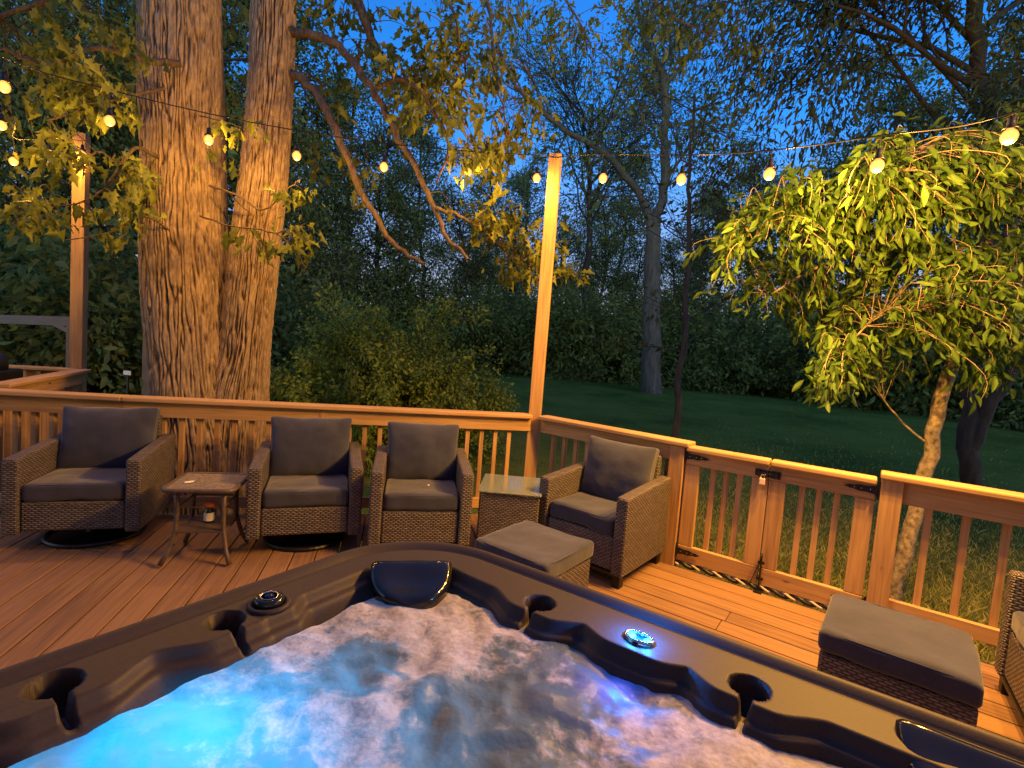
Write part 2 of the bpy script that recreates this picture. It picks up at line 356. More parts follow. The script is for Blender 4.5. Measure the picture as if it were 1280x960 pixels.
# ------------------------------------------------------------------ ground
def gz(x, y):
    d = math.hypot(x, y); t = min(1, max(0, (d-7)/15)); t = t*t*(3-2*t)
    return -.6+.75*t+.10*noise.noise((x*.12, y*.12, 0))*min(1, d/12)
xs = np.concatenate([np.linspace(-400, -40, 14), np.linspace(-38, 38, 120), np.linspace(40, 400, 14)])
ys = np.concatenate([np.linspace(-100, -6, 8), np.linspace(-5, 60, 110), np.linspace(62, 500, 14)])
V = [(x, y, gz(x, y)) for y in ys for x in xs]; nx = len(xs)
F = [(j*nx+i, j*nx+i+1, (j+1)*nx+i+1, (j+1)*nx+i) for j in range(len(ys)-1) for i in range(nx-1)]
def lawnmat():
    M, t, b = mat('lawn'); L = t.links; tc = N(t, 'ShaderNodeTexCoord')
    n1 = N(t, 'ShaderNodeTexNoise'); n1.inputs['Scale'].default_value = .35; n1.inputs['Roughness'].default_value = .7; n1.inputs['Detail'].default_value = 8; L.new(tc.outputs['Object'], n1.inputs[0])
    n2 = N(t, 'ShaderNodeTexNoise'); n2.inputs['Scale'].default_value = 40; n2.inputs['Detail'].default_value = 6; L.new(tc.outputs['Object'], n2.inputs[0])
    mx = N(t, 'ShaderNodeMath', operation='MULTIPLY_ADD'); mx.inputs[1].default_value = .5; L.new(n1.outputs[0], mx.inputs[0])
    m2 = N(t, 'ShaderNodeMath', operation='MULTIPLY'); m2.inputs[1].default_value = .5; L.new(n2.outputs[0], m2.inputs[0]); L.new(m2.outputs[0], mx.inputs[2])
    r = ramp(t, [(.40, (.045, .075, .012)), (.52, (.16, .19, .028)), (.72, (.28, .25, .06))]); L.new(mx.outputs[0], r.inputs[0]); L.new(r.outputs[0], b.inputs['Base Color']); b.inputs['Roughness'].default_value = .9; b.inputs['Specular IOR Level'].default_value = .05
    bp = N(t, 'ShaderNodeBump'); bp.inputs['Strength'].default_value = .8; bp.inputs['Distance'].default_value = .04; L.new(n2.outputs[0], bp.inputs['Height']); L.new(bp.outputs[0], b.inputs['Normal'])
    return M
M_LAWN = lawnmat()
tag(npmesh('lawn', V, F, M_LAWN, smooth=True), kind='structure')
rng = np.random.default_rng(5)
# grass blades beyond the railing
def grass(name, n, fx, hgt, wid, m):
    P = np.array([fx() for _ in range(n)]); z = np.array([gz(x, y) for x, y in P]); P = np.c_[P, z]
    h = hgt*rng.uniform(.5, 1.4, n)[:, None]; lean = rng.normal(size=(n, 3))*.45*h; lean[:, 2] = 0
    s = rng.normal(size=(n, 3)); s[:, 2] = 0; s /= np.linalg.norm(s, axis=1)[:, None]; s *= wid*rng.uniform(.6, 1.4, n)[:, None]
    V = np.stack([P-s, P+s, P+lean*.4+s*.6+[0, 0, 1]*h*.6, P+lean+[0, 0, 1]*h], 1).reshape(-1, 3)
    F = np.arange(n*4).reshape(-1, 4); return npmesh(name, V, F, m, tint=np.repeat(rng.random(n), 4))
def near_pt():
    u = rng.uniform(-2.5, 5.5); w = rng.exponential(1.7)+.15; p = GB0+GD*u-Vector((GD.y, -GD.x))*w
    return (p.x, p.y)
tag(grass('near_grass', 110000, near_pt, .058, .004, leafmat('grass_blade', (.16, .20, .03), (.60, .55, .14), .4)), 'short green and straw coloured grass just outside the gates', 'grass', kind='stuff')

# ------------------------------------------------------------------ added unseen blocker behind the viewer, keeps sky glow off the deck
hs = empty('sky_blocker', (0, -2.6, 0))
MB(1).box((0, -.15, 2.4), (18, .3, 5.6)).build('blocker_face', plain('blocker_grey', (.32, .29, .25), .8), hs)
MB(1).box((0, .45, 5.3), (18.6, 1.6, .12)).build('blocker_overhang', M_GREYW, hs)  # added overhang, blocks part of the sky above
tag(hs, 'added unseen panel behind the hot tub, blocking the sky glow from the deck', 'sky_blocker')

# ------------------------------------------------------------------ deck
def boards(name, org, d, nrm, n0, n1, l0, l1, cuts, z=0, m=M_DECK):
    mb = MB(7)
    for i in range(n0, n1):
        c = org+nrm*(i*.1435)
        # boards broken into lengths at staggered joints
        a = l0
        while a < l1-.1:
            b_ = min(l1, a+mb.rng.choice([3.6, 4.8])) if a > l0 else min(l1, a+mb.rng.uniform(2.2, 4.8))
            mb.beam(v3(c+d*a, z-.0135), v3(c+d*(b_-.003), z-.0135), .1350, .027); a = b_
    o = mb.build(name, m)
    bm = bmesh.new(); bm.from_mesh(o.data)
    for co, no in cuts:
        bmesh.ops.bisect_plane(bm, geom=bm.verts[:]+bm.edges[:]+bm.faces[:], plane_co=v3(co), plane_no=v3(no), clear_outer=True)
    bm.to_mesh(o.data); bm.free()
    b = o.modifiers.new('bevel', 'BEVEL'); b.width = .004; b.segments = 2; b.limit_method = 'ANGLE'
    return tag(o, kind='structure')
SP0 = Vector((.20, 4.6)); SP1 = Vector((-.15, 1.6)); sd = (SP1-SP0).normalized(); sn = Vector((-sd.y, sd.x))   # seam between the two board fields
if sn.x < 0: sn = -sn
boards('deck_left', AL, AN, AD, -26, 26, -6.5, 3.2, [(SP0, sn), (PA, AN)] )
boards('deck_right', GB0+GD*0-Vector((-GD.y, GD.x))*.10, GD, -Vector((-GD.y, GD.x)), 0, 34, -3.2, 5.2, [(SP0+sn*.004, -sn)])
mb = MB(); mb.beam(v3(AL-AD*3.2+AN*1.6, -.02), v3(AL-AD*.9+AN*1.6, -.02), 3.2, .03); mb.build('side_deck', M_DECK)['kind'] = 'structure'
# rim joist fascia along the deck edge
mb = MB(3)
for a, b_ in ((AL2, AL), (AL, PA), (PA, GB0), (GB0, C1)):
    dd = (b_-a).normalized(); nn = Vector((-dd.y, dd.x)); mb.beam(v3(a+nn*.03, -.135), v3(b_+nn*.03, -.135), .038, .21)
tag(mb.build('deck_fascia', M_CEDAR), kind='structure')
mb = MB(3); mb.v = [(-7, -3, -.34), (6, -3, -.34), (6, 3.2, -.34), (-7, 3.2, -.34)]; mb.face([0, 1, 2, 3], [(0, 0)]*4)
tag(mb.build('deck_underside', M_GREYW), kind='structure')

# ------------------------------------------------------------------ railings
def railing(label, a, b, step, post_at=(), band=.115, capz=.92, bseed=1, skip_ends=.06, bottom=True, over=(0, 0), low=.06):
    d = (b-a).normalized(); n = Vector((-d.y, d.x)); L = (b-a).length
    root = empty('deck_railing', v3(a)); inv = Matrix.Translation(-v3(a))
    def q(p, z): return inv @ v3(p, z)
    MB(bseed).beam(q(a-d*over[0], capz-.018), q(b+d*over[1], capz-.018), .138, .036).build('cap_rail', M_CEDAR, root, .009)
    MB(bseed+1).beam(q(a, capz-.038-band/2), q(b, capz-.038-band/2), .037, band).build('top_rail', M_CEDAR, root, .003)
    if bottom: MB(bseed+2).beam(q(a, low+.045), q(b, low+.045), .037, .088).build('bottom_rail', M_CEDAR, root, .003)
    k = 0; x = skip_ends+step*.5
    while x < L-skip_ends:
        p = a+d*x+n*.038
        MB(bseed+10+k).beam(q(p, low-.02), q(p, capz-.045), .036, .036, up=(n.x, n.y, 0)).build('baluster', M_CEDAR, root, .002); x += step; k += 1
    for t in post_at:
        p = a+d*t-n*.0
        MB(bseed+70+int(t*9)).beam(q(p+n*.07, -.25), q(p+n*.07, capz-.039), .09, .09, up=(n.x, n.y, 0)).build('post', M_CEDAR, root, .003)
        MB(bseed+71).beam(q(p-n*.0215, capz-.16), q(p-n*.0215, capz-.04), .05, .006, up=(n.x, n.y, 0)).build('joint_block', M_CEDAR, root)
    tag(root, label, 'railing'); return root
railing('cedar deck railing behind the armchair farthest left', AL2, AL, .118, (1.2,), bseed=100)
railing('long cedar deck railing between the big twin trunk and the tall post', AL, PA-AD*.06, .125, (1.42,), bseed=200)
railing('short cedar deck railing behind the angled armchair, between tall post and gate', PA+BD*.06, GB0-GD*.0, .118, (), bseed=300, over=(0, .03))
railing('cedar deck railing right of the gates, with four balusters in view', C0+GD*.10, C1, .165, (), bseed=400, over=(.10, 0), capz=.935, low=.10, band=.13)
# upper-left bay of railing
DC = Vector((-4.66, 5.50)); 
railing('far cedar deck railing running back to the lit post at upper left', Vector((-3.99, 3.93)), DC, .125, bseed=500)
railing('farthest cedar deck railing, leaving the lit post at upper left', DC, Vector((-6.2, 5.02)), .125, bseed=600)
def tall_post(label, p, w, top, rz, seed):
    r = empty('string_light_post', v3(p), rz); MB(seed).beam((0, 0, -.25), (0, 0, top), w, w, up=(0, 1, 0)).build('post', M_CEDAR, r, .006)
    h = MB(2); h.tube([(w*.0, -w/2-.0, top-.03), (0, -w/2-.03, top-.03), (0, -w/2-.04, top-.015)], .003, 6).build('hook', M_BLACK, r)
    return tag(r, label, 'post')
tall_post('tall square cedar post in the middle of the deck railing, holding the string lights', PA+Vector((-.02, .03)), .108, 3.21, R(-8), 11)
lp = atd(102, 175, 5.5); tall_post('tall square cedar post at the far upper left railing corner', Vector((lp.x, lp.y)), .115, lp.z+.06, R(17), 12)
# gate posts
def gate_post(label, p, rz, seed, h=.90):
    r = empty('gate_post', v3(p), rz); MB(seed).beam((0, 0, -.25), (0, 0, h), .105, .095, up=(0, 1, 0)).build('post', M_CEDAR, r, .003); return tag(r, label, 'post')
ga = math.atan2(GD.y, GD.x); GN = Vector((-GD.y, GD.x))
gate_post('cedar gate post beside the angled armchair, carrying the left hinges', GB0-GD*.062+GN*.0, ga, 21, .881)
gate_post('wide cedar gate post carrying the right hinges, below the leaning trunk', C0+GD*.06, ga, 22, .898)
# gates
def hinge(parent, x, z, sgn, y):
    """T-hinge: plate on the post, spear-pointed strap on the gate; local gate frame, facing -y"""
    M = Matrix([[1, 0, 0, 0], [0, 0, -1, 0], [0, 1, 0, 0], [0, 0, 0, 1]])
    s = sgn; mb = MB(3)
    T = Matrix.Translation((x, y, z)) @ M
    mb.prism([(-s*.030, -.062), (-s*.004, -.050), (-s*.004, .050), (-s*.030, .062), (-s*.040, .05), (-s*.034, .0), (-s*.040, -.05)][::s], .0, .005, T)
    mb.prism([(s*.002, -.026), (s*.05, -.017), (s*.085, -.019), (s*.12, -.010), (s*.132, -.012), (s*.165, 0), (s*.132, .012), (s*.12, .010), (s*.085, .019), (s*.05, .017), (s*.002, .026)][::s], .001, .006, T)
    mb.tube([(x, y-.006, z-.035), (x, y-.006, z+.035)], .006, 8)
    o = mb.build('hinge', M_BLACK, parent)
    for dx, dz in ((s*.03, .0), (s*.075, 0), (s*.11, 0), (-s*.02, .035), (-s*.02, -.035)): MB(4).lathe((0, 0, 0), [(.0045, 0), (.0035, .003), (0, .0035)], 8, Matrix.Translation((x+dx, y-.006, z+dz)) @ Matrix.Rotation(R(90), 4, 'X')).build('screw', M_CHROME, o)

def gate(label, a, b, hinge_side, seed):
    d = (b-a).normalized(); L = (b-a).length; root = empty('deck_gate', v3(a), math.atan2(d.y, d.x))
    top = .893
    MB(seed).beam((.004, 0, top-.018), (L-.004, 0, top-.018), .115, .036).build('cap_rail', M_CEDAR, root, .009)
    MB(seed+1).beam((.004, -.004, top-.037-.048), (L-.004, -.004, top-.037-.048), .038, .096).build('top_rail', M_CEDAR, root, .003)
    MB(seed+2).beam((.004, -.002, .105), (L-.004, -.002, .105), .038, .115).build('bottom_rail', M_CEDAR, root, .003)
    for x in (.052, L-.052): MB(seed+3+int(x*10)).beam((x, 0, .165), (x, 0, top-.136), .038, .098, up=(1, 0, 0)).build('stile', M_CEDAR, root, .003)
    for i in range(3):
        x = .097+(L-.194)*(i+1)/4; MB(seed+20+i).beam((x, .036, .06), (x, .036, top-.06), .034, .034, up=(0, 1, 0)).build('baluster', M_CEDAR, root, .002)
    hx = 0 if hinge_side < 0 else L
    for z in (top-.072, .12): hinge(root, hx, z, -hinge_side, -.026)
    tag(root, label, 'gate'); return root, L
mid = GB0+GD*((GB1-GB0).length*.487)
g1, L1 = gate('left leaf of the double deck gate, beside the armchair, with the padlocked latch', GB0, mid, -1, 700)
g2, L2 = gate('right leaf of the double deck gate, hinged to the wide post', mid, GB1, 1, 800)
mb = MB(1); mb.box((L1-.035, -.030, .80), (.10, .006, .045)); mb.tube([(L1-.085, -.038, .80), (L1+.055, -.038, .80)], .0065, 8); mb.box((L1-.06, -.036, .80), (.014, .018, .05)); mb.box((L1-.012, -.036, .80), (.014, .018, .05))
mb.build('latch', M_BLACK, g1, .002)
mb = MB(1); mb.box((.04, -.030, .80), (.055, .006, .05)); mb.box((.045, -.036, .80), (.014, .018, .046)); mb.build('latch_keeper', M_BLACK, g2, .002)
pl = empty('padlock', v3(mid-GD*.035-GN*.045, .745), ga)
MB(1).box((0, 0, 0), (.036, .018, .042)).build('lock_body', M_BRASS, pl, .005)
MB(1).tube([(-.011, 0, .018), (-.011, 0, .038), (-.006, 0, .047), (.006, 0, .047), (.011, 0, .038), (.011, 0, .018)], .0035, 8).build('shackle', M_CHROME, pl, smooth=True)
tag(pl, 'pale padlock hanging from the black latch between the two gates', 'padlock')
mb = MB(1); mb.tube([(.012, -.032, .26), (.012, -.032, .012)], .006, 8); mb.tube([(.012, -.032, .26), (.012, -.045, .265), (.012, -.055, .25)], .005, 6); mb.box((.012, -.028, .20), (.04, .008, .018)); mb.box((.012, -.028, .09), (.04, .008, .018)); mb.tube([(.012, -.034, .245), (-.045, -.036, .03)], .003, 6)
mb.build('drop_bolt', M_BLACK, g2)
mb = MB(1); mb.box((0, 0, .006), (.05, .05, .012)); o = mb.build('bolt_plate', M_BLACK, None); o.parent = g2; o.location = (.012, -.04, 0)
# two twisted strands, dark and pale, along the gate sill
def strand(ph, m, name, parent, rr0=.014):
    pts = []; n = 150; LL = (GB1-GB0).length
    for i in range(n):
        t = i/(n-1)*LL; a = t/.15*2*math.pi+ph; pts.append((t, -.003+.011*math.cos(a), .026+.011*math.sin(a)))
    MB(1).tube(pts, rr0, 8).build(name, m, parent, smooth=True)
rp = empty('twisted_strands', v3(GB0-GN*.012), ga); strand(0, M_BLACK, 'dark_strand', rp); strand(math.pi, plain('pale_strand', (.50, .40, .34), .7), 'pale_strand', rp, .0075)
tag(rp, 'black and pale twisted strands along the deck edge under the gates', 'strand_pair')

# ------------------------------------------------------------------ cushions and wicker furniture
def cushion(name, size, parent, loc, rot=(0, 0, 0), puff=.02, pillow=False, seed=0, r=.03):
    n = 22; bm = bmesh.new(); bmesh.ops.create_cube(bm, size=2); bmesh.ops.subdivide_edges(bm, edges=bm.edges[:], cuts=n, use_grid_fill=True)
    hx, hy, hz = size[0]/2, size[1]/2, size[2]/2
    for v in bm.verts:
        x, y, z = v.co
        x = math.sin(x*math.pi/2*.999)*.5+x*.5; y = math.sin(y*math.pi/2*.999)*.5+y*.5
        if pillow:
            e = max(0, (1-abs(x)**3.2))*max(0, (1-abs(y)**3.2)); th = .30+.70*e**.55
            px = x*hx*(1-.045*(1-abs(y)**2)*abs(x)**3); py = y*hy*(1-.05*(1-abs(x)**2)*abs(y)**3)
            p = Vector((px, py, z*hz*th)); rr = min(r, hz*.3*.9)
        else:
            e = (1-x*x)*(1-y*y); p = Vector((x*hx, y*hy, z*hz+puff*e*(1 if z > 0 else .1)*abs(z))); rr = r
        q = Vector((max(-hx+rr, min(hx-rr, p.x)), max(-hy+rr, min(hy-rr, p.y)), p.z if pillow else max(-hz+rr, min(hz-rr, p.z))))
        dd = p-q
        if dd.length > rr: p = q+dd.normalized()*rr
        w = noise.noise(Vector((p.x*6+seed*7, p.y*6, p.z*6+seed)))*.010+noise.noise(Vector((p.x*16+seed*3, p.y*16, seed)))*.004
        v.co = p+Vector((w*.6, w*.6, w*(1.6 if pillow else 1)))
    me = bpy.data.meshes.new(name); bm.to_mesh(me); bm.free(); me.polygons.foreach_set('use_smooth', [True]*len(me.polygons)); me.materials.append(M_FAB)
    o = bpy.data.objects.new(name, me); COL.objects.link(o); o.parent = parent; o.location = loc; o.rotation_euler = rot
    # piping seam round the rim
    pts = []
    zs = (hz*.93 if not pillow else 0)
    ins = .010 if not pillow else .004
    for k in range(65):
        a = 2*math.pi*k/64; cx, cy = math.cos(a), math.sin(a); s_ = (abs(cx)**8+abs(cy)**8)**(-1/8)
        x, y = cx*s_, cy*s_
        sx = (1-.045*(1-y*y)*abs(x)**3) if pillow else 1; sy = (1-.05*(1-x*x)*abs(y)**3) if pillow else 1
        pts.append((x*(hx-ins)*sx, y*(hy-ins)*sy, zs-(.0 if pillow else .006)))
    MB(1).tube(pts, .0045, 6, caps=False).build('piping', M_FAB, o, smooth=True)
    return o
def wbox(name, c, size, parent, bevel=.012, seed=1, rot=None):
    mb = MB(seed); mb.align = False; mb.box((0, 0, 0), size); o = mb.build(name, M_WICK, parent, bevel); o.location = c
    if rot: o.rotation_euler = rot
    return o
def armchair(label, p, rz, swivel, seed, W=.71, D=.68, back_tilt=12, pw=None):
    root = empty('armchair', v3(p), rz); z0 = .125 if swivel else .085; aw = .085
    for s in (-1, 1):
        mb = MB(seed+s); mb.align = False; o = None
        # arm panel: slightly raked profile (y,z) extruded in x
        x0, x1 = (s*W/2, s*(W/2-aw)); xa, xb = min(x0, x1), max(x0, x1)
        prof = [(-D/2, z0), (D/2, z0), (D/2+.03, .64), (D/2-.02, .645), (-D/2+.0, .60)]
        base = len(mb.v); mb.v += [(xa, y, z) for y, z in prof]+[(xb, y, z) for y, z in prof]; n = len(prof)
        mb.face([base+i for i in range(n)][::-1], [prof[i] for i in range(n)][::-1]); mb.face([base+n+i for i in range(n)], [prof[i] for i in range(n)])
        for i in range(n):
            j = (i+1) % n; h = math.dist(prof[i], prof[j])
            if i in (0, 3, 2): uv = [(0, 0), (0, h), (aw, h), (aw, 0)]
            else: uv = [(0, prof[i][1]), (0, prof[j][1]), (aw, prof[j][1]), (aw, prof[i][1])]
            mb.face([base+i, base+j, base+n+j, base+n+i], uv)
        mb.build('arm', M_WICK, root, .014)
    iw = W-2*aw-.004
    wbox('front_panel', (0, -D/2+.045, (z0+.015+.325)/2), (iw, .05, .31-z0), root, seed=seed+5)
    wbox('seat_deck', (0, .0, .30), (iw, D-.14, .04), root, seed=seed+6)
    wbox('backrest', (0, D/2-.035, .46), (iw, .055, .66-.0), root, seed=seed+7, rot=(R(-back_tilt*.35), 0, 0))
    cushion('seat_cushion', (iw-.006, D-.12, .115), root, (0, -.045, .385), puff=.014, seed=seed, r=.03)
    cushion('back_cushion', ((pw or iw+.03), .46, .20), root, (0, D/2-.165, .635), (R(90-back_tilt), 0, R((seed*37) % 5-2)), pillow=True, seed=seed+9)
    if swivel:
        mb = MB(1); mb.tube([(.27*math.cos(a), .27*math.sin(a), .016) for a in np.linspace(0, 2*math.pi, 49)], .016, 8, caps=False); mb.lathe((0, 0, 0), [(.27, .004), (.27, .012), (.06, .03), (.045, .05), (.045, .12), (.14, .122), (.14, .135)], 36); mb.build('swivel_base', M_BLACK, root, smooth=False)
    else:
        for sx in (-1, 1):
            for sy in (-1, 1): MB(1).box((sx*(W/2-.05), sy*(D/2-.05), z0/2), (.055, .055, z0)).build('leg', M_BLACK, root, .003)
        mb = MB(1)
        for sy in (-1, 1): mb.box((0, sy*(D/2-.03), z0+.0), (W-.04, .03, .02))
        mb.box((0, 0, z0), (.03, D-.06, .018)); mb.build('under_frame', M_BLACK, root)
    tag(root, label, 'armchair'); return root
def place(fl, fr, D, z=0):   # front-left and front-right corners -> centre, rz
    fl, fr = Vector(fl), Vector(fr); d = (fr-fl).normalized(); n = Vector((-d.y, d.x)); return (fl+fr)/2+n*D/2, math.atan2(d.y, d.x)
p, rz = place((-3.02, 3.0), (-2.36, 3.215), .68); armchair('wide wicker swivel armchair farthest left, on a round black base', p, rz, True, 31, W=.72)
p, rz = place((-1.65, 3.21), (-.98, 3.45), .66); armchair('wicker swivel armchair between the small metal table and another armchair', p, rz, True, 41, W=.72)
p, rz = place((-.90, 3.36), (-.215, 3.50), .66); c3 = armchair('wicker armchair beside the glass-topped wicker cube table', p, rz, False, 51, W=.70)
p, rz = place((.255, 3.60), (.795, 3.155), .66); armchair('wicker armchair turned towards the tub, next to the gate', p, rz, False, 61, W=.70)
armchair('dark wicker armchair cut off by the right edge of the photo', (2.60, 1.97), R(-124), False, 71, W=.72)
def ottoman(label, p, rz, seed, s=(.52, .50), zt=.42):
    r = empty('ottoman', v3(p), rz)
    wbox('body', (0, 0, (zt-.10+.07)/2), (s[0]-.02, s[1]-.02, zt-.10-.07), r, seed=seed)
    for sx in (-1, 1):
        for sy in (-1, 1): MB(1).box((sx*(s[0]/2-.05), sy*(s[1]/2-.05), .035), (.05, .05, .07)).build('leg', M_BLACK, r, .003)
    cushion('cushion', (s[0], s[1], .10), r, (0, 0, zt-.05), puff=.010, seed=seed, r=.028)
    return tag(r, label, 'ottoman')
ottoman('wicker ottoman with grey cushion in front of the angled armchair, against the tub', (.20, 2.835), R(-38), 81, (.50, .50), .42)
ottoman('wicker ottoman with grey cushion near the gates at the right, behind the tub rim', (1.715, 2.09), R(-38), 91, (.52, .50), .43)
# glass-topped wicker cube
gt = empty('cube_side_table', (.055, 3.76, 0), R(-3))
wbox('body', (0, 0, .245), (.43, .47, .45), gt, seed=4)
M_GLASS, t_, b_ = mat('glass'); b_.inputs['Base Color'].default_value = (.55, .62, .52, 1); b_.inputs['Roughness'].default_value = .06; b_.inputs['Transmission Weight'].default_value = .75
MB(1).box((0, 0, .4765), (.455, .50, .008)).build('glass_top', M_GLASS, gt, .002)
tag(gt, 'square wicker side table with a glass top, between two armchairs', 'side table')
# small metal table
mt = empty('metal_side_table', (-1.915, 3.235, 0), R(13))
def rsq(h, r, n=6):
    out = []
    for cx, cy, a0 in ((h-r, h-r, 0), (-h+r, h-r, 90), (-h+r, -h+r, 180), (h-r, -h+r, 270)):
        for k in range(n+1): a = R(a0+90*k/n); out.append((cx+r*math.cos(a), cy+r*math.sin(a)))
    return out
MB(1).prism(rsq(.19, .035), .478, .488).build('stone_top', M_STONE, mt)
q = rsq(.20, .05); MB(1).tube([(x, y, .483) for x, y in q+[q[0]]], .014, 8, caps=False).build('rim', M_DARKM, mt, smooth=True)
for sx in (-1, 1):
    for sy in (-1, 1):
        MB(1).tube([(sx*.135, sy*.135, .47), (sx*.13, sy*.13, .36), (sx*.135, sy*.135, .22), (sx*.165, sy*.165, .08), (sx*.195, sy*.195, .014)], [.015, .015, .014, .014, .016], 8).build('leg', M_DARKM, mt, smooth=True)
MB(1).prism(rsq(.15, .02), .20, .212).build('shelf', M_DARKM, mt)
mb = MB(1)
for sx in (-1, 1): mb.tube([(sx*.13, -.13, .36), (sx*.13, .13, .36)], .006, 6); mb.tube([(-.13, sx*.13, .36), (.13, sx*.13, .36)], .006, 6)
mb.build('brace', M_DARKM, mt)
tag(mt, 'small square metal table with stone top and splayed legs, between the two left armchairs', 'side table')
lt = empty('lighter', (-2.0, 3.165, .497), R(50)); MB(1).box((0, 0, 0), (.055, .016, .010)).build('body', M_WHITE, lt, .004); MB(1).box((.031, 0, 0), (.01, .014, .009)).build('cap', M_CHROME, lt, .002)
tag(lt, 'small white lighter on the small metal table', 'lighter')
jr = empty('bottle', (-1.92, 3.26, .212), 0); MB(1).lathe((0, 0, 0), [(.028, 0), (.030, .01), (.030, .07), (.018, .085), (.018, .10)], 20).build('body', M_GLOSSB, jr, smooth=True)
MB(1).lathe((0, 0, 0), [(.0305, .012), (.0305, .065)], 20).build('paper_label', M_WHITE, jr); MB(1).lathe((0, 0, 0), [(.021, .100), (.036, .112), (.036, .122), (.0, .126)], 20).build('cap', M_RED, jr)
tag(jr, 'small dark jar with pale label and red lid under the small metal table', 'jar')
st = empty('seat_tuft', (-.55, 3.62, .461), .4); MB(1).lathe((0, 0, 0), [(.008, 0), (.009, .004), (0, .007)], 10).build('button', M_WHITE, st, smooth=True)
tag(st, 'tiny white speck on the seat cushion beside the glass-topped table', 'button')

# ------------------------------------------------------------------ hot tub
TUB = 2.12; RR = .36; RIM = .82; WZ = .752
TC = Vector((-.317, 1.864))
def tubxy(a, b): p = TC+EX*a+EL*b; return p          # a along the right edge, b along the left edge
tub = empty('hot_tub', v3(tubxy(TUB/2, TUB/2)))
def path(t):   # arc length -> (a, b), inward normal
    s = TUB-2*RR; q = math.pi/2*RR; P = 4*(s+q); t %= P; k = int(t//(s+q)); u = t-k*(s+q)
    if u < s: a, b, na, nb = RR+u, 0., 0., 1.
    else:
        th = (u-s)/RR; a = TUB-RR+RR*math.sin(th); b = RR-RR*math.cos(th); na, nb = -math.sin(th), math.cos(th)
    for _ in range(k): a, b, na, nb = TUB-b, a, -nb, na
    return a, b, na, nb
PER = 4*(TUB-2*RR+math.pi/2*RR); NS = 1650
# (kind, a, b) on the rim; lobes where cup holders sit
cups = [(.107, 1.068), (.117, .757), (.640, .160), (1.18, .160), (1.96, .60), (1.50, 1.98), (.60, 1.98)]
def sm(x): x = max(0, min(1, x)); return x*x*(3-2*x)
cup_s = []
samples = [path(i*PER/NS) for i in range(NS)]
for c in cups: cup_s.append(min(range(NS), key=lambda i: (samples[i][0]-c[0])**2+(samples[i][1]-c[1])**2)*PER/NS)
knob_s = min(range(NS), key=lambda i: (samples[i][0]-.12)**2+(samples[i][1]-.651)**2)*PER/NS
led_s = min(range(NS), key=lambda i: (samples[i][0]-.924)**2+(samples[i][1]-.17)**2)*PER/NS
def cdist(s, c): d = abs(s-c) % PER; return min(d, PER-d)
tv = np.concatenate([[-.004, -.004, .0], np.linspace(.003, .05, 12), np.linspace(.055, .36, 62)])
V = []
for i in range(NS):
    s = i*PER/NS; a, b, na, nb = samples[i]
    lobe = max([sm(1-(cdist(s, c)-.05)/.11) for c in cup_s]+[sm(1-(cdist(s, led_s)-.06)/.10)*.75, sm(1-(cdist(s, knob_s)-.03)/.07)*.9])
    rs_ = max(0, nb)*sm((1.2-b)/.4)*sm(a/.5) if b < 1.2 else 0; w = .130+.045*lobe+rs_*.038
    for j, t in enumerate(tv):
        A, B = a+na*t, b+nb*t
        if j == 0: h = RIM-.10
        elif t < .045: h = RIM-.020+.013*math.sin(math.pi*min(1, max(.02, (t+.004)/.046))**.8) if t < .042 else RIM-.020
        else: h = RIM-.020-.02*(t-.05)
        if t >= .042 and t < .056: h = RIM-.020-.005*math.sin(math.pi*(t-.042)/.014)
        x = (t-w)
        if x > 0: h -= .028*sm(x/.022)+.012*sm((x-.02)/.05)
        y = t-(w+.035)
        if y > 0: h -= .38*sm(y/.10)
        for k, c in enumerate(cups):
            da, db = A-c[0], B-c[1]; r = math.hypot(da, db)
            if r < .05: h = min(h, RIM-.02-.075*sm((.0435-r)/.008))
            if k < 7 and r < .14:
                inn = da*na+db*nb; lat = abs(-da*nb+db*na)
                if inn > .02 and inn < .105: h = min(h, RIM-.022-.048*sm((.0115-lat)/.005))
        p = tubxy(A, B)-tubxy(TUB/2, TUB/2); V.append((p.x, p.y, h))
nt = len(tv); F = []
for i in range(NS):
    i2 = (i+1) % NS
    for j in range(nt-1): F.append((i*nt+j, i*nt+j+1, i2*nt+j+1, i2*nt+j))
npmesh('shell', V, F, M_TUB, tub, smooth=True)
mb = MB(2)   # cabinet
n = 120; pr = [path(i*PER/n) for i in range(n)]
cen = tubxy(TUB/2, TUB/2)
pts = [(lambda q: (q.x, q.y))(tubxy(a+na*.012, b+nb*.012)-cen) for a, b, na, nb in pr][::-1]
base = 0
for z in (.01, RIM-.095): mb.v += [(x, y, z) for x, y in pts]
for i in range(n): j = (i+1) % n; mb.face([i, j, n+j, n+i], [(i*.07, 0), (i*.07+.07, 0), (i*.07+.07, .7), (i*.07, .7)])
mb.face(list(range(n)), [(0, 0)]*n)
mb.build('cabinet', M_CABINET, tub)
mb = MB(2); pts = [(lambda q: (q.x, q.y))(tubxy(a+na*.33, b+nb*.33)-cen) for a, b, na, nb in pr]; mb.v = [(x, y, .40) for x, y in pts]; mb.face(list(range(n)), [(0, 0)]*n); mb.build('tub_floor', M_TUB, tub)
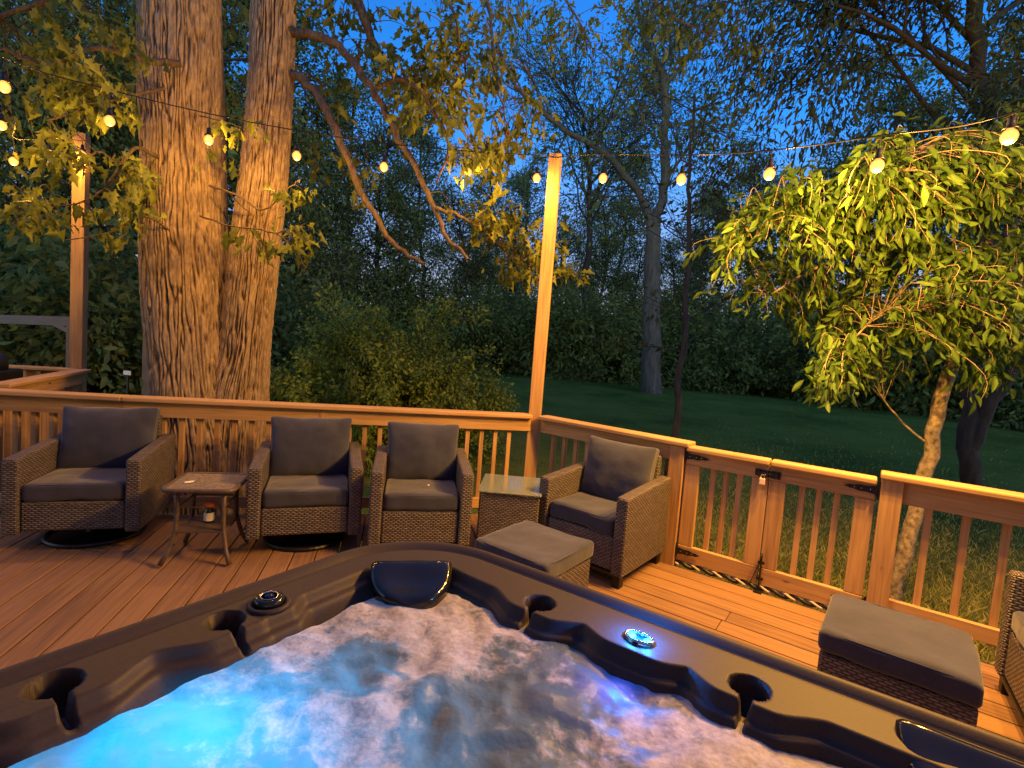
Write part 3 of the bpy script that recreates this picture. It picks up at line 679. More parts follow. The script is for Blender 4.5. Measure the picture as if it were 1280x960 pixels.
# water
g = .0095; K = int((TUB-.2)/g); idx = {}; V = []; F = []
def wave(a, b):
    v = Vector((a, b, 0)); d1 = noise.fractal(v*5.5, .9, 2.1, 4)
    boil = math.exp(-((a-.60)**2+(b-.62)**2)/.05)
    n2 = abs(noise.noise(v*15+Vector((3, 7, 1))))
    n3 = abs(noise.noise(v*8+Vector((1, 4, 9)))); fld_ = noise.fractal(v*3+Vector((9, 2, 4)), .9, 2.1, 3)
    h = .013*d1+.008*(.35-n3)+.004*(.3-n2)+.0025*noise.noise(v*30)+.0006*noise.noise(v*62)+boil*.016*noise.noise(v*14)
    h += .006*math.sin((b-a*.6)*26+2*noise.noise(v*4))*math.exp(-((a-.45)**2+(b-1.25)**2)/.35)
    return h
def inside(a, b, r=.10):
    x = max(abs(a-TUB/2)-(TUB/2-RR), 0); y = max(abs(b-TUB/2)-(TUB/2-RR), 0)
    return math.hypot(x, y) < RR-r
for i in range(K):
    for j in range(K):
        a, b = .1+i*g, .1+j*g
        if inside(a, b, .215): q = tubxy(a, b)-cen; idx[i, j] = len(V); V.append((q.x, q.y, WZ+wave(a, b)))
for (i, j) in idx:
    if (i+1, j) in idx and (i, j+1) in idx and (i+1, j+1) in idx: F.append((idx[i, j], idx[i, j+1], idx[i+1, j+1], idx[i+1, j]))
def watermat():
    M, t, b = mat('foamy_water'); L = t.links; tc = N(t, 'ShaderNodeTexCoord')
    def nz(sc, det, dist=0, rough=.6):
        n = N(t, 'ShaderNodeTexNoise'); n.inputs['Scale'].default_value = sc;  n.inputs['Detail'].default_value = det; n.inputs['Distortion'].default_value = dist; n.inputs['Roughness'].default_value = rough; L.new(tc.outputs['Object'], n.inputs[0]); return n.outputs[0]
    def mth(op, a, bb=None, c=None, clamp=False):
        n = N(t, 'ShaderNodeMath', operation=op); n.use_clamp = clamp
        for i, q in enumerate((a, bb, c)):
            if q is None: continue
            if isinstance(q, (int, float)): n.inputs[i].default_value = q
            else: L.new(q, n.inputs[i])
        return n.outputs[0]
    big = nz(5.5, 10, .6, .60); fine = nz(24, 8, .25, .72); spk = nz(85, 4, 0, .6)
    vo = N(t, 'ShaderNodeTexVoronoi'); vo.inputs['Scale'].default_value = 75; L.new(tc.outputs['Object'], vo.inputs[0])
    # clear patch in front of the pillow and streaky gaps on the right half
    def blob(px, py, r):
        q = atz(px, py, WZ)-Vector((cen.x, cen.y, 0)); d = N(t, 'ShaderNodeVectorMath', operation='DISTANCE'); d.inputs[1].default_value = (q.x, q.y, WZ); L.new(tc.outputs['Object'], d.inputs[0])
        return mth('SUBTRACT', 1, mth('DIVIDE', d.outputs[1], r), clamp=True)
    b1 = blob(462, 828, .13); b2 = blob(690, 870, .36); b3 = blob(600, 935, .22); b4 = blob(790, 850, .15); bl = blob(190, 915, .44); bt = blob(400, 770, .22)
    gap = mth('ADD', mth('MULTIPLY', b1, .50), mth('ADD', mth('MULTIPLY', b2, .30), mth('ADD', mth('MULTIPLY', b3, .22), mth('MULTIPLY', b4, .22))))
    field = mth('ADD', mth('MULTIPLY', big, 1.0), mth('MULTIPLY', fine, .40))
    fld = mth('ADD', mth('SUBTRACT', field, gap), mth('MULTIPLY', bl, -.34))
    foam = N(t, 'ShaderNodeMapRange'); foam.interpolation_type = 'SMOOTHSTEP'; foam.inputs[1].default_value = .475; foam.inputs[2].default_value = .635; foam.inputs[3].default_value = .12; foam.inputs[4].default_value = 1; L.new(fld, foam.inputs[0])
    holes = mth('MULTIPLY', mth('LESS_THAN', mth('ADD', vo.outputs[0], mth('MULTIPLY', spk, .5)), .46), mth('MULTIPLY', mth('GREATER_THAN', bt, .12), .6))
    fm = mth('SUBTRACT', foam.outputs[0], holes, clamp=True)
    tone = N(t, 'ShaderNodeMapRange'); tone.inputs[1].default_value = .38; tone.inputs[2].default_value = .62; L.new(mth('ADD', mth('MULTIPLY', fine, .55), mth('MULTIPLY', spk, .45)), tone.inputs[0])
    fc = ramp(t, [(0, (.34, .32, .33)), (1, (.70, .66, .67))]); L.new(tone.outputs[0], fc.inputs[0])
    mix = N(t, 'ShaderNodeMix', data_type='RGBA'); L.new(fm, mix.inputs[0]); mix.inputs[6].default_value = (.055, .105, .105, 1); L.new(fc.outputs[0], mix.inputs[7])
    L.new(mix.outputs[2], b.inputs['Base Color'])
    rg = N(t, 'ShaderNodeMapRange'); rg.inputs[3].default_value = .08; rg.inputs[4].default_value = .65; L.new(fm, rg.inputs[0]); L.new(rg.outputs[0], b.inputs['Roughness'])
    b.inputs['IOR'].default_value = 1.33
    bp = N(t, 'ShaderNodeBump'); bp.inputs['Strength'].default_value = .24; bp.inputs['Distance'].default_value = .010
    hh = mth('ADD', mth('MULTIPLY', fine, .8), mth('ADD', mth('ADD', mth('MULTIPLY', vo.outputs[0], -.35), mth('MULTIPLY', spk, .2)), mth('MULTIPLY', foam.outputs[0], .5))); L.new(hh, bp.inputs['Height']); L.new(bp.outputs[0], b.inputs['Normal'])
    tr = N(t, 'ShaderNodeBsdfTranslucent'); tr.inputs[0].default_value = (.75, .85, .9, 1); L.new(bp.outputs[0], tr.inputs[1])
    ms = N(t, 'ShaderNodeMixShader'); ms.inputs[0].default_value = .45; L.new(b.outputs[0], ms.inputs[1]); L.new(tr.outputs[0], ms.inputs[2])
    L.new(ms.outputs[0], t.nodes['Material Output'].inputs[0]); return M
npmesh('water', V, F, watermat(), tub, smooth=True)
# pillow in the corner
def tl(a, b, z): q = tubxy(a, b)-cen; return Vector((q.x, q.y, z))
ctr = tl(.265, .29, 0); dg = (tl(1, 1, 0)-tl(0, 0, 0)).normalized(); sdv = Vector((dg.y, -dg.x, 0))
def pillow(cx, cy, dg, sdv, name, w, dep):
    nu, nv = 26, 18; V = []; F = []
    for side in (0, 1):
        for j in range(nv+1):
            v = j/nv
            for i in range(nu+1):
                u = i/nu*2-1; hw = w*math.sqrt(max(0, 1-(max(0, v-.06)/.94)**2.3))*(1 if v > .06 else (.90+.1*v/.06)) ; x = u*hw; y = dep*v-.012*u*u*(1-v)*0
                e = (1-abs(u)**6)*(1-abs(2*v-1)**6); dish = .014*math.exp(-((u*1.1)**2+((v-.5)*2.2)**2))
                z = RIM-.004-.052*v+(.016*e**.5 if side == 0 else -.03)-(dish if side == 0 else 0)
                p = Vector((cx, cy, 0))+dg*y+sdv*x; V.append((p.x, p.y, z))
    m_ = (nu+1)
    for j in range(nv):
        for i in range(nu):
            a = j*m_+i; F.append((a, a+1, a+1+m_, a+m_)); a += m_*(nv+1); F.append((a, a+m_, a+1+m_, a+1))
    o = (nv+1)*m_
    for i in range(nu): F.append((i, i+o, i+1+o, i+1)); a = nv*m_+i; F.append((a, a+1, a+1+o, a+o))
    for j in range(nv): a = j*m_; F.append((a, a+m_, a+m_+o, a+o)); a = j*m_+nu; F.append((a, a+o, a+m_+o, a+m_))
    return npmesh(name, V, F, M_GLOSSB, tub, smooth=True)
c_ = (tl(.135, .32, 0)+tl(.31, .165, 0))/2
pillow(c_.x, c_.y, dg, sdv, 'headrest', .123, .175)
c_ = tl(1.57, .085, 0); nrm = (tl(0, 1, 0)-tl(0, 0, 0)).normalized(); sdd = Vector((nrm.y, -nrm.x, 0)); pillow(c_.x, c_.y, nrm, sdd, 'headrest', .13, .16)
# air control knob
k = tl(.125, .651, RIM-.02); mb = MB(1)
mb.lathe(k, [(.052, -.004), (.052, .004), (.047, .007), (.040, .006), (.040, .004)], 36).build('knob_collar', M_TUB, tub, smooth=True)
MB(1).lathe(k, [(.036, .0), (.036, .016), (.031, .022), (.024, .022), (.022, .018), (.013, .018), (.010, .024), (0, .026)], 36).build('air_knob', M_GLOSSB, tub, smooth=True)
MB(1).lathe(k, [(.0235, .0225), (.0215, .0245), (.0195, .0225)], 36).build('knob_ring', M_CHROME, tub, smooth=True)
# lit control
kk = tl(.924, .150, RIM-.0215); yaw = math.atan2(EX.y, EX.x)
lc = empty('lit_control', kk, yaw); lc.parent = tub
mb = MB(1); mb.tube([(.034*math.cos(a)+.0, .021*math.sin(a), .006) for a in np.linspace(0, 2*math.pi, 41)], .0045, 8, caps=False); mb.build('control_bezel', M_CHROME, lc, smooth=True)
mb = MB(1)
for x in (-.019, .021): mb.lathe((x, 0, 0), [(.011, 0), (.010, .006), (0, .009)], 18)
mb.build('control_lamp', M_BLUE, lc, smooth=True)
mb = MB(1)
for q in ((.0, -.017), (.002, .018), (-.006, -.016)): mb.lathe((q[0], q[1], 0), [(.005, 0), (.0045, .009), (0, .012)], 12)
mb.build('control_stud', M_CHROME, lc, smooth=True)
def plight(name, loc, col, w, r, parent=None):
    l = bpy.data.lights.new(name, 'POINT'); l.energy = w; l.color = col; l.shadow_soft_size = r; o = bpy.data.objects.new(name, l); COL.objects.link(o); o.location = loc; o.parent = parent; return o
for x in (-.019, .021): plight('control_light', (x, 0, .030), (.0, .22, 1.0), 2.6, .004, lc)
pp = tl(.924, .165, 0)
plight('added_glint_light', tl(.93, .30, RIM-.11), (.02, .10, 1.0), .35, .03, tub)  # added lamp without a fitting, stands in for the control's blue reflection on the water
# underwater lamp at the left side
uw = atz(235, 893, .70)-Vector((cen.x, cen.y, 0))
MB(1).lathe((0, 0, 0), [(.04, 0), (.045, .01), (.03, .02), (0, .022)], 24).build('underwater_lamp', M_BLUE, tub, smooth=True).location = (uw.x, uw.y, .52)
for px_, py_, w_ in ((130, 935, 3.2), (215, 905, 4.5), (300, 905, 3.6), (400, 955, 2.2), (250, 960, 3.0)):
    q_ = atz(px_, py_, WZ)-Vector((cen.x, cen.y, 0)); plight('underwater_light', (q_.x, q_.y, .60), (.0, .43, 1.0), w_*.46, .07, tub)
tag(tub, 'grey hot tub full of foaming water with a blue light under the surface', 'hot tub')

# ------------------------------------------------------------------ string lights
def string(label, wire, bulbs, seed, light=True, W_=None, drop=.11, root_name='string_lights'):
    root = empty(root_name, wire[0]); o0 = Vector(wire[0]); rel = [Vector(w)-o0 for w in wire]
    # sagging wire through the socket tops
    MB(seed).tube(rel, .0035, 6).build('wire', M_BLACK, root, smooth=True)
    for i, b in enumerate(bulbs):
        p = Vector(b)-o0
        s = MB(1).lathe((0, 0, 0), [(.004, .075), (.013, .070), (.016, .045), (.017, .030), (.030, .020), (.032, .012), (.028, .012), (.014, .028)], 16).build('socket', M_BLACK, root, smooth=True); s.location = p
        MB(1).tube([p+Vector((0, 0, .07)), p+Vector((0, 0, drop))], .003, 6).build('drop_cord', M_BLACK, root)
        g_ = MB(1).lathe((0, 0, 0), [(.012, .022), (.016, .014), (.025, .006), (.031, -.004), (.034, -.016), (.0325, -.028), (.028, -.038), (.020, -.047), (.010, -.052), (0, -.053)], 28).build('bulb', M_BULB, root, smooth=True); g_.location = p
        g_.visible_shadow = True
        w_ = (W_[i] if W_ else BULB_W)
        plight('bulb_light', p+Vector((0, 0, -.066)), WARM, w_, .022, root)
    tag(root, label, 'string lights'); return root
LB = [tuple(atd(*q)) for q in ((671, 220, 4.45), (585, 213, 4.38), (480, 206, 4.30), (371, 192, 4.20), (261, 172, 4.02), (137, 148, 3.75), (5, 105, 3.4))]
RBL = [(.597, 4.145, 2.912), (1.074, 3.657, 2.781), (1.488, 3.234, 2.707), (1.879, 2.833, 2.646), (2.235, 2.469, 2.679)]
def wire_of(bulbs, start, drop, end=None):
    pts = [start]+[(b[0], b[1], b[2]+drop(i)) for i, b in enumerate(bulbs)]
    if end: pts.append(end)
    return pts
top = (.225, 4.53, 3.17)
dl = lambda i: .11
wl = [top]+[tuple(atd(px, py, b[1])) for (px, py), b in zip([(671, 194), (585, 189), (480, 179), (371, 163), (261, 142), (137, 112), (5, 72)], LB)]+[(-3.9, 2.4, 3.2), (-4.5, 1.6, 3.5)]
def stringx(label, wire, bulbs, seed, W_):
    root = empty('string_lights', wire[0]); o0 = Vector(wire[0])
    P = [np.array(w) for w in wire]; br = Branches(seed); E_ = [2*P[0]-P[1]]+P+[2*P[-1]-P[-2]]; out = []
    for i in range(1, len(E_)-2):
        for k in range(6):
            t = k/6; a, b, c, d = E_[i-1], E_[i], E_[i+1], E_[i+2]; out.append(.5*((2*b)+(-a+c)*t+(2*a-5*b+4*c-d)*t*t+(-a+3*b-3*c+d)*t**3))
    out.append(P[-1]); MB(1).tube([Vector(q)-o0 for q in out], .0042, 6).build('wire', M_BLACK, root, smooth=True)
    for i, b in enumerate(bulbs):
        p = Vector(b)-o0; wp = min(out, key=lambda q: (q[0]-b[0])**2+(q[1]-b[1])**2); 
        MB(1).lathe((0, 0, 0), [(.004, .075), (.013, .070), (.016, .045), (.017, .030), (.030, .020), (.032, .012), (.028, .012), (.014, .028)], 16).build('socket', M_BLACK, root, smooth=True).location = p
        MB(1).tube([p+Vector((0, 0, .07)), Vector((p.x, p.y, max(wp[2]-o0.z, p.z+.08)))], .003, 6).build('drop_cord', M_BLACK, root)
        g_ = MB(1).lathe((0, 0, 0), [(.012, .022), (.016, .014), (.025, .006), (.031, -.004), (.034, -.016), (.0325, -.028), (.028, -.038), (.020, -.047), (.010, -.052), (0, -.053)], 28).build('bulb', M_BULB, root, smooth=True); g_.location = p
        plight('bulb_light', p+Vector((0, 0, -.068)), WARM, W_[i], .022, root)
    return tag(root, label, 'string lights')
LBx = LB+[(-3.55, 2.62, 2.92)]
stringx('string lights draped left from the tall middle post past the big tree', wl, LBx, 3, [BULB_W*.6, BULB_W*.45, BULB_W*.35, BULB_W*.75, BULB_W*1.15, BULB_W*.35, BULB_W*.3, BULB_W*.1])
wr = [top]+[tuple(atd(px, py, b[1])) for (px, py), b in zip([(754, 193), (852, 194), (962, 188), (1097, 170), (1262, 142)], RBL)]+[(2.62, 2.02, 2.98), (3.0, 1.4, 3.2)]
stringx('string lights draped right from the tall middle post above the gates', wr, RBL+[(2.58, 2.06, 2.80), (2.86, 1.62, 2.96)], 4, [BULB_W*.9, BULB_W*1.6, BULB_W*4.0, BULB_W*8.5, BULB_W*9.5, BULB_W*5, BULB_W*.4])
fb = [atd(103, 190, 5.4), atd(63, 190, 5.0), atd(17, 199, 4.6), atd(2, 154, 4.2)]
fw = [atd(103, 176, 5.4), atd(63, 172, 5.0), atd(17, 172, 4.6), atd(2, 128, 4.2), Vector((-4.9, 3.6, 3.9))]
stringx('string lights draped left from the far upper left post', [tuple(q) for q in fw], [tuple(q) for q in fb], 5, [BULB_W*.55]*4)

# ------------------------------------------------------------------ the big twin-trunk oak
def ridged_trunk(name, axis, rads, m, parent, seed, nth=420, dz=.016, base_flare=.0, amp=.024):
    P = [Vector(a) for a in axis]; V = []; F = []; tint = []; r0 = rads[3]
    zt = P[-1].z; z0 = P[0].z; nz_ = int((zt-z0)/dz)
    for i in range(nz_+1):
        z = z0+(zt-z0)*i/nz_; k = 0
        while k < len(P)-2 and z > P[k+1].z: k += 1
        t = (z-P[k].z)/(P[k+1].z-P[k].z); ts = t*t*(3-2*t)*.4+t*.6; c = P[k].lerp(P[k+1], ts); r = rads[k]+(rads[k+1]-rads[k])*ts
        for j in range(nth):
            th = 2*math.pi*j/nth; w = noise.noise(Vector((math.cos(th)*2, math.sin(th)*2, z*.9+seed)))*.35
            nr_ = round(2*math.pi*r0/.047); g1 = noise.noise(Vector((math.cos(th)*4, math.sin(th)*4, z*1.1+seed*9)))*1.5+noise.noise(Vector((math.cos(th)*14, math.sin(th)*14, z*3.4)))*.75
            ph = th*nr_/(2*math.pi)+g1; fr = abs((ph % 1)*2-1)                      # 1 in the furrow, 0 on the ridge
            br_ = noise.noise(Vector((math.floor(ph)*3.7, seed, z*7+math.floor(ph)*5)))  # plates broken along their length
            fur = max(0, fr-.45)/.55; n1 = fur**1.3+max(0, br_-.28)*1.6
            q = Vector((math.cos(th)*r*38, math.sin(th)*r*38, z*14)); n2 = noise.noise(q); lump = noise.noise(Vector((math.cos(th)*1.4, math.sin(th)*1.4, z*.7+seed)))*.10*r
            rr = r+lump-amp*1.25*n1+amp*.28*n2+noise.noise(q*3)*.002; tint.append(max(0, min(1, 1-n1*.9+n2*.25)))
            V.append((c.x+math.cos(th)*rr, c.y+math.sin(th)*rr, z))
    for i in range(nz_):
        for j in range(nth): j2 = (j+1) % nth; F.append((i*nth+j, i*nth+j2, (i+1)*nth+j2, (i+1)*nth+j))
    return npmesh(name, V, F, m, parent, tint, smooth=True)
D_ = 4.95
oak = empty('twin_trunk_oak', (0, 0, 0))
def T(px, py, dd=D_): return atd(px, py, dd)
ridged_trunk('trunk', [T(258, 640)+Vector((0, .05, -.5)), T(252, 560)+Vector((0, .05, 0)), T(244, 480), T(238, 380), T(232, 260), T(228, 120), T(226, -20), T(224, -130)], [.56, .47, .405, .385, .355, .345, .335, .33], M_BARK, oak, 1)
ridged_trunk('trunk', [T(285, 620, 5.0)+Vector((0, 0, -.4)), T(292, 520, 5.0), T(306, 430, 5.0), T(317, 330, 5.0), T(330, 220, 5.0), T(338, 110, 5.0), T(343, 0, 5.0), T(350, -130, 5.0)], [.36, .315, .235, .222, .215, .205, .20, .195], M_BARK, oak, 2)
br = Branches(12); LM = []
def limb(pl, r0, r1, n=8): o = br.limb([atd(*q) for q in pl], r0, r1, n); LM.append(o); return o
limb([(352, 85, 5.0), (385, 105, 4.9), (415, 150, 4.8), (440, 215, 4.75), (470, 275, 4.7), (505, 315, 4.7), (530, 330, 4.6)], .044, .016)
limb([(352, 38, 5.0), (385, 42, 4.9), (430, 65, 4.8), (470, 120, 4.75), (500, 175, 4.7), (535, 240, 4.6), (555, 290, 4.5), (585, 325, 4.3)], .046, .014)
limb([(360, -90, 5.0), (400, -60, 5.0), (445, 0, 5.1), (465, 50, 5.2), (490, 90, 5.3), (520, 110, 5.3), (545, 95, 5.3), (575, 60, 5.3)], .055, .022)
limb([(470, 110, 4.75), (500, 100, 4.6), (530, 120, 4.5), (560, 180, 4.4), (545, 230, 4.4)], .022, .008)
limb([(545, 260, 4.5), (575, 270, 4.6), (605, 290, 4.9), (640, 320, 5.1), (690, 350, 5.2)], .018, .006)
limb([(500, -60, 5.6), (560, 0, 5.4), (580, 80, 5.0), (572, 150, 4.7)], .02, .006); limb([(600, -60, 5.6), (612, 20, 5.2), (618, 90, 4.8), (635, 160, 4.6)], .02, .006)
limb([(225, 80, 4.6), (180, 75, 4.4), (120, 60, 4.2), (60, 80, 4.0), (0, 60, 3.9)], .03, .010)
limb([(205, 110, 4.6), (170, 118, 4.4), (130, 128, 4.1), (95, 140, 4.0), (60, 150, 3.9)], .016, .006)
limb([(205, 200, 4.65), (170, 185, 4.4), (150, 205, 4.3), (120, 190, 4.2), (85, 230, 4.1)], .018, .006)
limb([(150, 205, 4.3), (130, 235, 4.2), (95, 255, 4.1), (40, 262, 4.0), (15, 280, 3.9)], .010, .004)
limb([(215, 290, 4.6), (180, 270, 4.45), (140, 290, 4.3), (80, 300, 4.1)], .010, .004)
limb([(262, 232, 4.6), (300, 245, 4.45), (330, 262, 4.4), (360, 235, 4.4), (375, 225, 4.4)], .010, .004)
limb([(250, 270, 4.6), (290, 282, 4.4), (345, 292, 4.3), (380, 330, 4.3), (372, 345, 4.3)], .009, .004)
limb([(250, 145, 4.55), (280, 152, 4.4), (305, 160, 4.35)], .007, .003)
limb([(300, -80, 6), (420, -40, 6.4), (600, -30, 6.8), (800, -20, 7), (930, -10, 7.2)], .07, .02)
limb([(690, -25, 7), (720, 20, 6.9), (740, 60, 6.8)], .02, .006); limb([(800, -20, 7), (840, 20, 7), (880, 40, 7)], .02, .006)
limb([(200, -60, 4.8), (120, -40, 4.6), (60, 0, 4.6), (0, 20, 4.5)], .05, .015)
allp = np.concatenate(LM)
regs = [  # px, py, rx, ry, depth, clusters
    (30, 40, 60, 45, 4.6, 7), (120, 20, 70, 30, 4.9, 7), (75, 55, 20, 22, 4.0, 4), (145, 48, 40, 18, 4.2, 4), (75, 75, 16, 16, 4.0, 3), (110, 105, 30, 18, 4.1, 4), (95, 122, 35, 12, 4.0, 7),
    (60, 200, 25, 16, 4.1, 5), (150, 215, 30, 20, 4.25, 7), (50, 258, 32, 22, 4.0, 8), (150, 262, 36, 30, 4.4, 8), (300, 158, 10, 8, 4.35, 2), (270, 195, 6, 8, 4.4, 1), (370, 235, 12, 14, 4.35, 3), (355, 300, 30, 22, 4.4, 6), (160, 140, 20, 14, 4.2, 3),
    (500, 45, 45, 40, 5.0, 12), (560, 60, 40, 50, 4.9, 13), (545, 110, 60, 40, 4.7, 14), (525, 130, 12, 12, 4.5, 3), (560, 140, 18, 20, 4.5, 6), (600, 80, 40, 60, 5.0, 10), (588, 198, 14, 10, 4.25, 6), (618, 180, 34, 22, 5.1, 8), (650, 140, 40, 26, 5.3, 7),
    (610, 255, 34, 20, 5.1, 5), (635, 290, 32, 28, 5.15, 14), (665, 320, 26, 22, 5.2, 10), (700, 340, 12, 8, 5.2, 3), (420, 60, 50, 40, 5.6, 8), (450, 180, 50, 50, 5.6, 8), (430, 20, 50, 30, 5.4, 7),
    (640, 20, 70, 30, 6.4, 8), (720, 40, 50, 30, 6.8, 8), (790, 25, 60, 25, 7, 9), (870, 30, 60, 30, 7.2, 10), (740, 75, 40, 25, 6.9, 3), (930, 60, 50, 45, 7.2, 6), (200, 45, 40, 40, 5.8, 8), (50, 140, 60, 40, 5.2, 7), (290, 70, 15, 60, 5.9, 6)]
rg = np.random.default_rng(21); LP = []; LD = []
for px, py, rx, ry, dd, n in regs:
    for _ in range(int(n*1.5)):
        c = np.array(atd(px+rg.normal()*rx*.75, py+rg.normal()*ry*.7, dd+rg.normal()*.2)); j = np.argmin(((allp-c)**2).sum(1)+np.maximum(0, c[2]-allp[:, 2])*.3); a = allp[j]
        L = np.linalg.norm(c-a); mid_ = (a+c)/2+np.array([0, 0, .12*L])+rg.normal(size=3)*.08*L
        if L < 1.8: br.limb([a, mid_, c], .0055, .0025, 4, 4)
        k = rg.integers(7, 13); LP.append(c+rg.normal(size=(k, 3))*[.07, .07, .05]); LD.append(np.tile((c-a)/max(L, .01)*.5, (k, 1)))
br.mesh('limbs', M_BARKL, oak)
V, F, t = leaves(np.concatenate(LP), .11, rg, .45, .62, np.concatenate(LD), .5, 2); npmesh('crown', V, F, M_LEAF, oak, t)
tag(oak, 'massive twin-trunked oak behind the left railing, bark lit orange', 'tree')

# ------------------------------------------------------------------ right lit tree (leaning pale trunk)
bt_ = empty('leaning_tree', (0, 0, 0)); br = Branches(33); LM = []
tr_ = br.limb([atd(1112, 740, 4.5)-Vector((0, 0, .35)), atd(1128, 690, 4.5), atd(1150, 610, 4.5), atd(1168, 540, 4.5), atd(1192, 450, 4.5), atd(1215, 385, 4.5), atd(1235, 330, 4.5)], .066, .050, 12)
LM.append(tr_)
limb([(1235, 330, 4.5), (1232, 290, 4.5), (1235, 240, 4.5), (1225, 180, 4.4)], .05, .02); limb([(1225, 360, 4.5), (1275, 270, 4.6), (1300, 200, 4.6), (1310, 150, 4.5)], .05, .02)
limb([(1232, 290, 4.5), (1180, 240, 4.3), (1110, 220, 4.2), (1040, 240, 4.2), (980, 265, 4.2), (930, 310, 4.2)], .03, .008)
limb([(1232, 260, 4.5), (1180, 200, 4.2), (1130, 190, 4.0), (1090, 230, 3.9)], .02, .006)
limb([(1215, 385, 4.5), (1160, 330, 4.4), (1090, 310, 4.4), (1010, 340, 4.5), (960, 370, 4.6)], .025, .007)
limb([(1205, 420, 4.5), (1150, 390, 4.3), (1090, 400, 4.2), (1050, 450, 4.2)], .018, .006)
limb([(1235, 330, 4.5), (1270, 360, 4.2), (1310, 380, 4.1)], .02, .006); limb([(1200, 440, 4.5), (1240, 430, 4.3), (1290, 450, 4.2)], .014, .005)
limb([(1165, 560, 4.5), (1130, 530, 4.5), (1105, 500, 4.5)], .012, .006)
allp = np.concatenate(LM[1:])
regs = [(1000, 235, 22, 14, 4.1, 8), (955, 265, 30, 16, 4.15, 18), (920, 300, 12, 18, 4.2, 8), (1015, 270, 35, 25, 4.1, 22), (1060, 230, 35, 18, 4.0, 16), (1100, 215, 35, 20, 3.9, 18), (1150, 195, 40, 20, 3.9, 24), (1210, 185, 35, 18, 3.9, 20), (1265, 215, 30, 30, 3.9, 20),
        (1130, 240, 50, 20, 4.0, 26), (1200, 235, 45, 20, 4.0, 24), (1060, 290, 40, 25, 4.2, 20), (1130, 300, 35, 20, 4.2, 14), (1190, 320, 30, 22, 4.1, 20), (960, 330, 50, 25, 4.7, 14), (1020, 370, 55, 35, 4.8, 26), (1090, 380, 50, 35, 4.7, 22),
        (1055, 440, 25, 18, 4.2, 16), (1040, 470, 20, 12, 4.2, 10), (1150, 380, 40, 30, 4.3, 16), (1210, 400, 35, 28, 4.1, 16), (1260, 380, 28, 40, 4.0, 22), (1265, 300, 25, 30, 4.2, 12), (1245, 440, 30, 30, 4.1, 14), (1120, 440, 50, 30, 4.7, 14), (1270, 140, 30, 30, 4.6, 8)]
rg = np.random.default_rng(22); LP = []; LD = []
for px, py, rx, ry, dd, n in regs:
    for _ in range(int(n*1.7)):
        c = np.array(atd(px+rg.normal()*rx*.75, py+rg.normal()*ry*.75, dd+rg.normal()*.25)); j = np.argmin(((allp-c)**2).sum(1)); a = allp[j]; L = np.linalg.norm(c-a)
        drop = c-[0, 0, .14]; pl_ = br.limb([a, (a+c)/2+[0, 0, .15*L], c, drop+rg.normal(size=3)*.03], .005, .0015, 4, 4)
        k = rg.integers(9, 16); tt = rg.uniform(.45, 1, k); q = pl_[(tt*(len(pl_)-1)).astype(int)]+rg.normal(size=(k, 3))*.045; LP.append(q); LD.append(np.tile((c-a)/max(L, .01)*.7, (k, 1)))
br.mesh('trunk', M_BARKB, bt_)
V, F, t = leaves(np.concatenate(LP), .088, rg, .42, .40, np.concatenate(LD), .5, 1); npmesh('crown', V, F, M_LEAFB, bt_, t)
tag(bt_, 'leaning pale-barked tree with drooping bright green leaves beyond the right railing', 'tree')

# ------------------------------------------------------------------ dark tree at the right
dt = empty('dark_shade_tree', (0, 0, 0)); br = Branches(44)
q0 = atd(1218, 600, 8.2); q0.z = gz(q0.x, q0.y)-.1
br.limb([q0, atd(1212, 540, 8.2), atd(1222, 430, 8.2), atd(1235, 300, 8.0), atd(1238, 150, 7.8), atd(1220, 0, 7.5), atd(1200, -150, 7.2)], .15, .085, 12)
br.limb([atd(1214, 560, 8.2), atd(1240, 500, 8.0), atd(1290, 440, 7.8), atd(1350, 380, 7.6)], .12, .05, 8)
for (px, py), (dx, dy, dz), L in [((1236, 300), (-.6, -.2, .5), 2.0), ((1238, 190), (-1, -.2, .35), 2.8), ((1238, 150), (-1, -.1, .5), 3.0), ((1232, 100), (-1, .1, .35), 3.0), ((1225, 60), (-1, -.2, .6), 3.0), ((1222, 30), (-.5, -.5, .9), 2.6), ((1238, 170), (.8, -.4, .5), 2.4), ((1225, 40), (.9, -.2, .7), 2.6), ((1238, 220), (-.6, -.7, .2), 2.0), ((1215, -40), (-1, -.3, .3), 2.8), ((1235, 120), (-.9, -.3, .1), 3.2), ((1215, -60), (-1, -.2, .0), 3.3), ((1236, 250), (.6, -.6, .4), 2.0)]:
    br.grow(atd(px, py, 7.8), (dx, dy, dz), L, .05, 2, 6, .16, .02, (4, 6), .75, .55, .004, 5)
rg = np.random.default_rng(3); P, D = clump(br.tips, 13, .18, rg)
br.mesh('trunk', M_BARKD, dt); V, F, t = leaves(P, .105, rg, .55, .36, D, .3, 1); npmesh('crown', V, F, M_LEAFD, dt, t)
tag(dt, 'tall dark tree at the right edge, its crown black against the sky', 'tree')

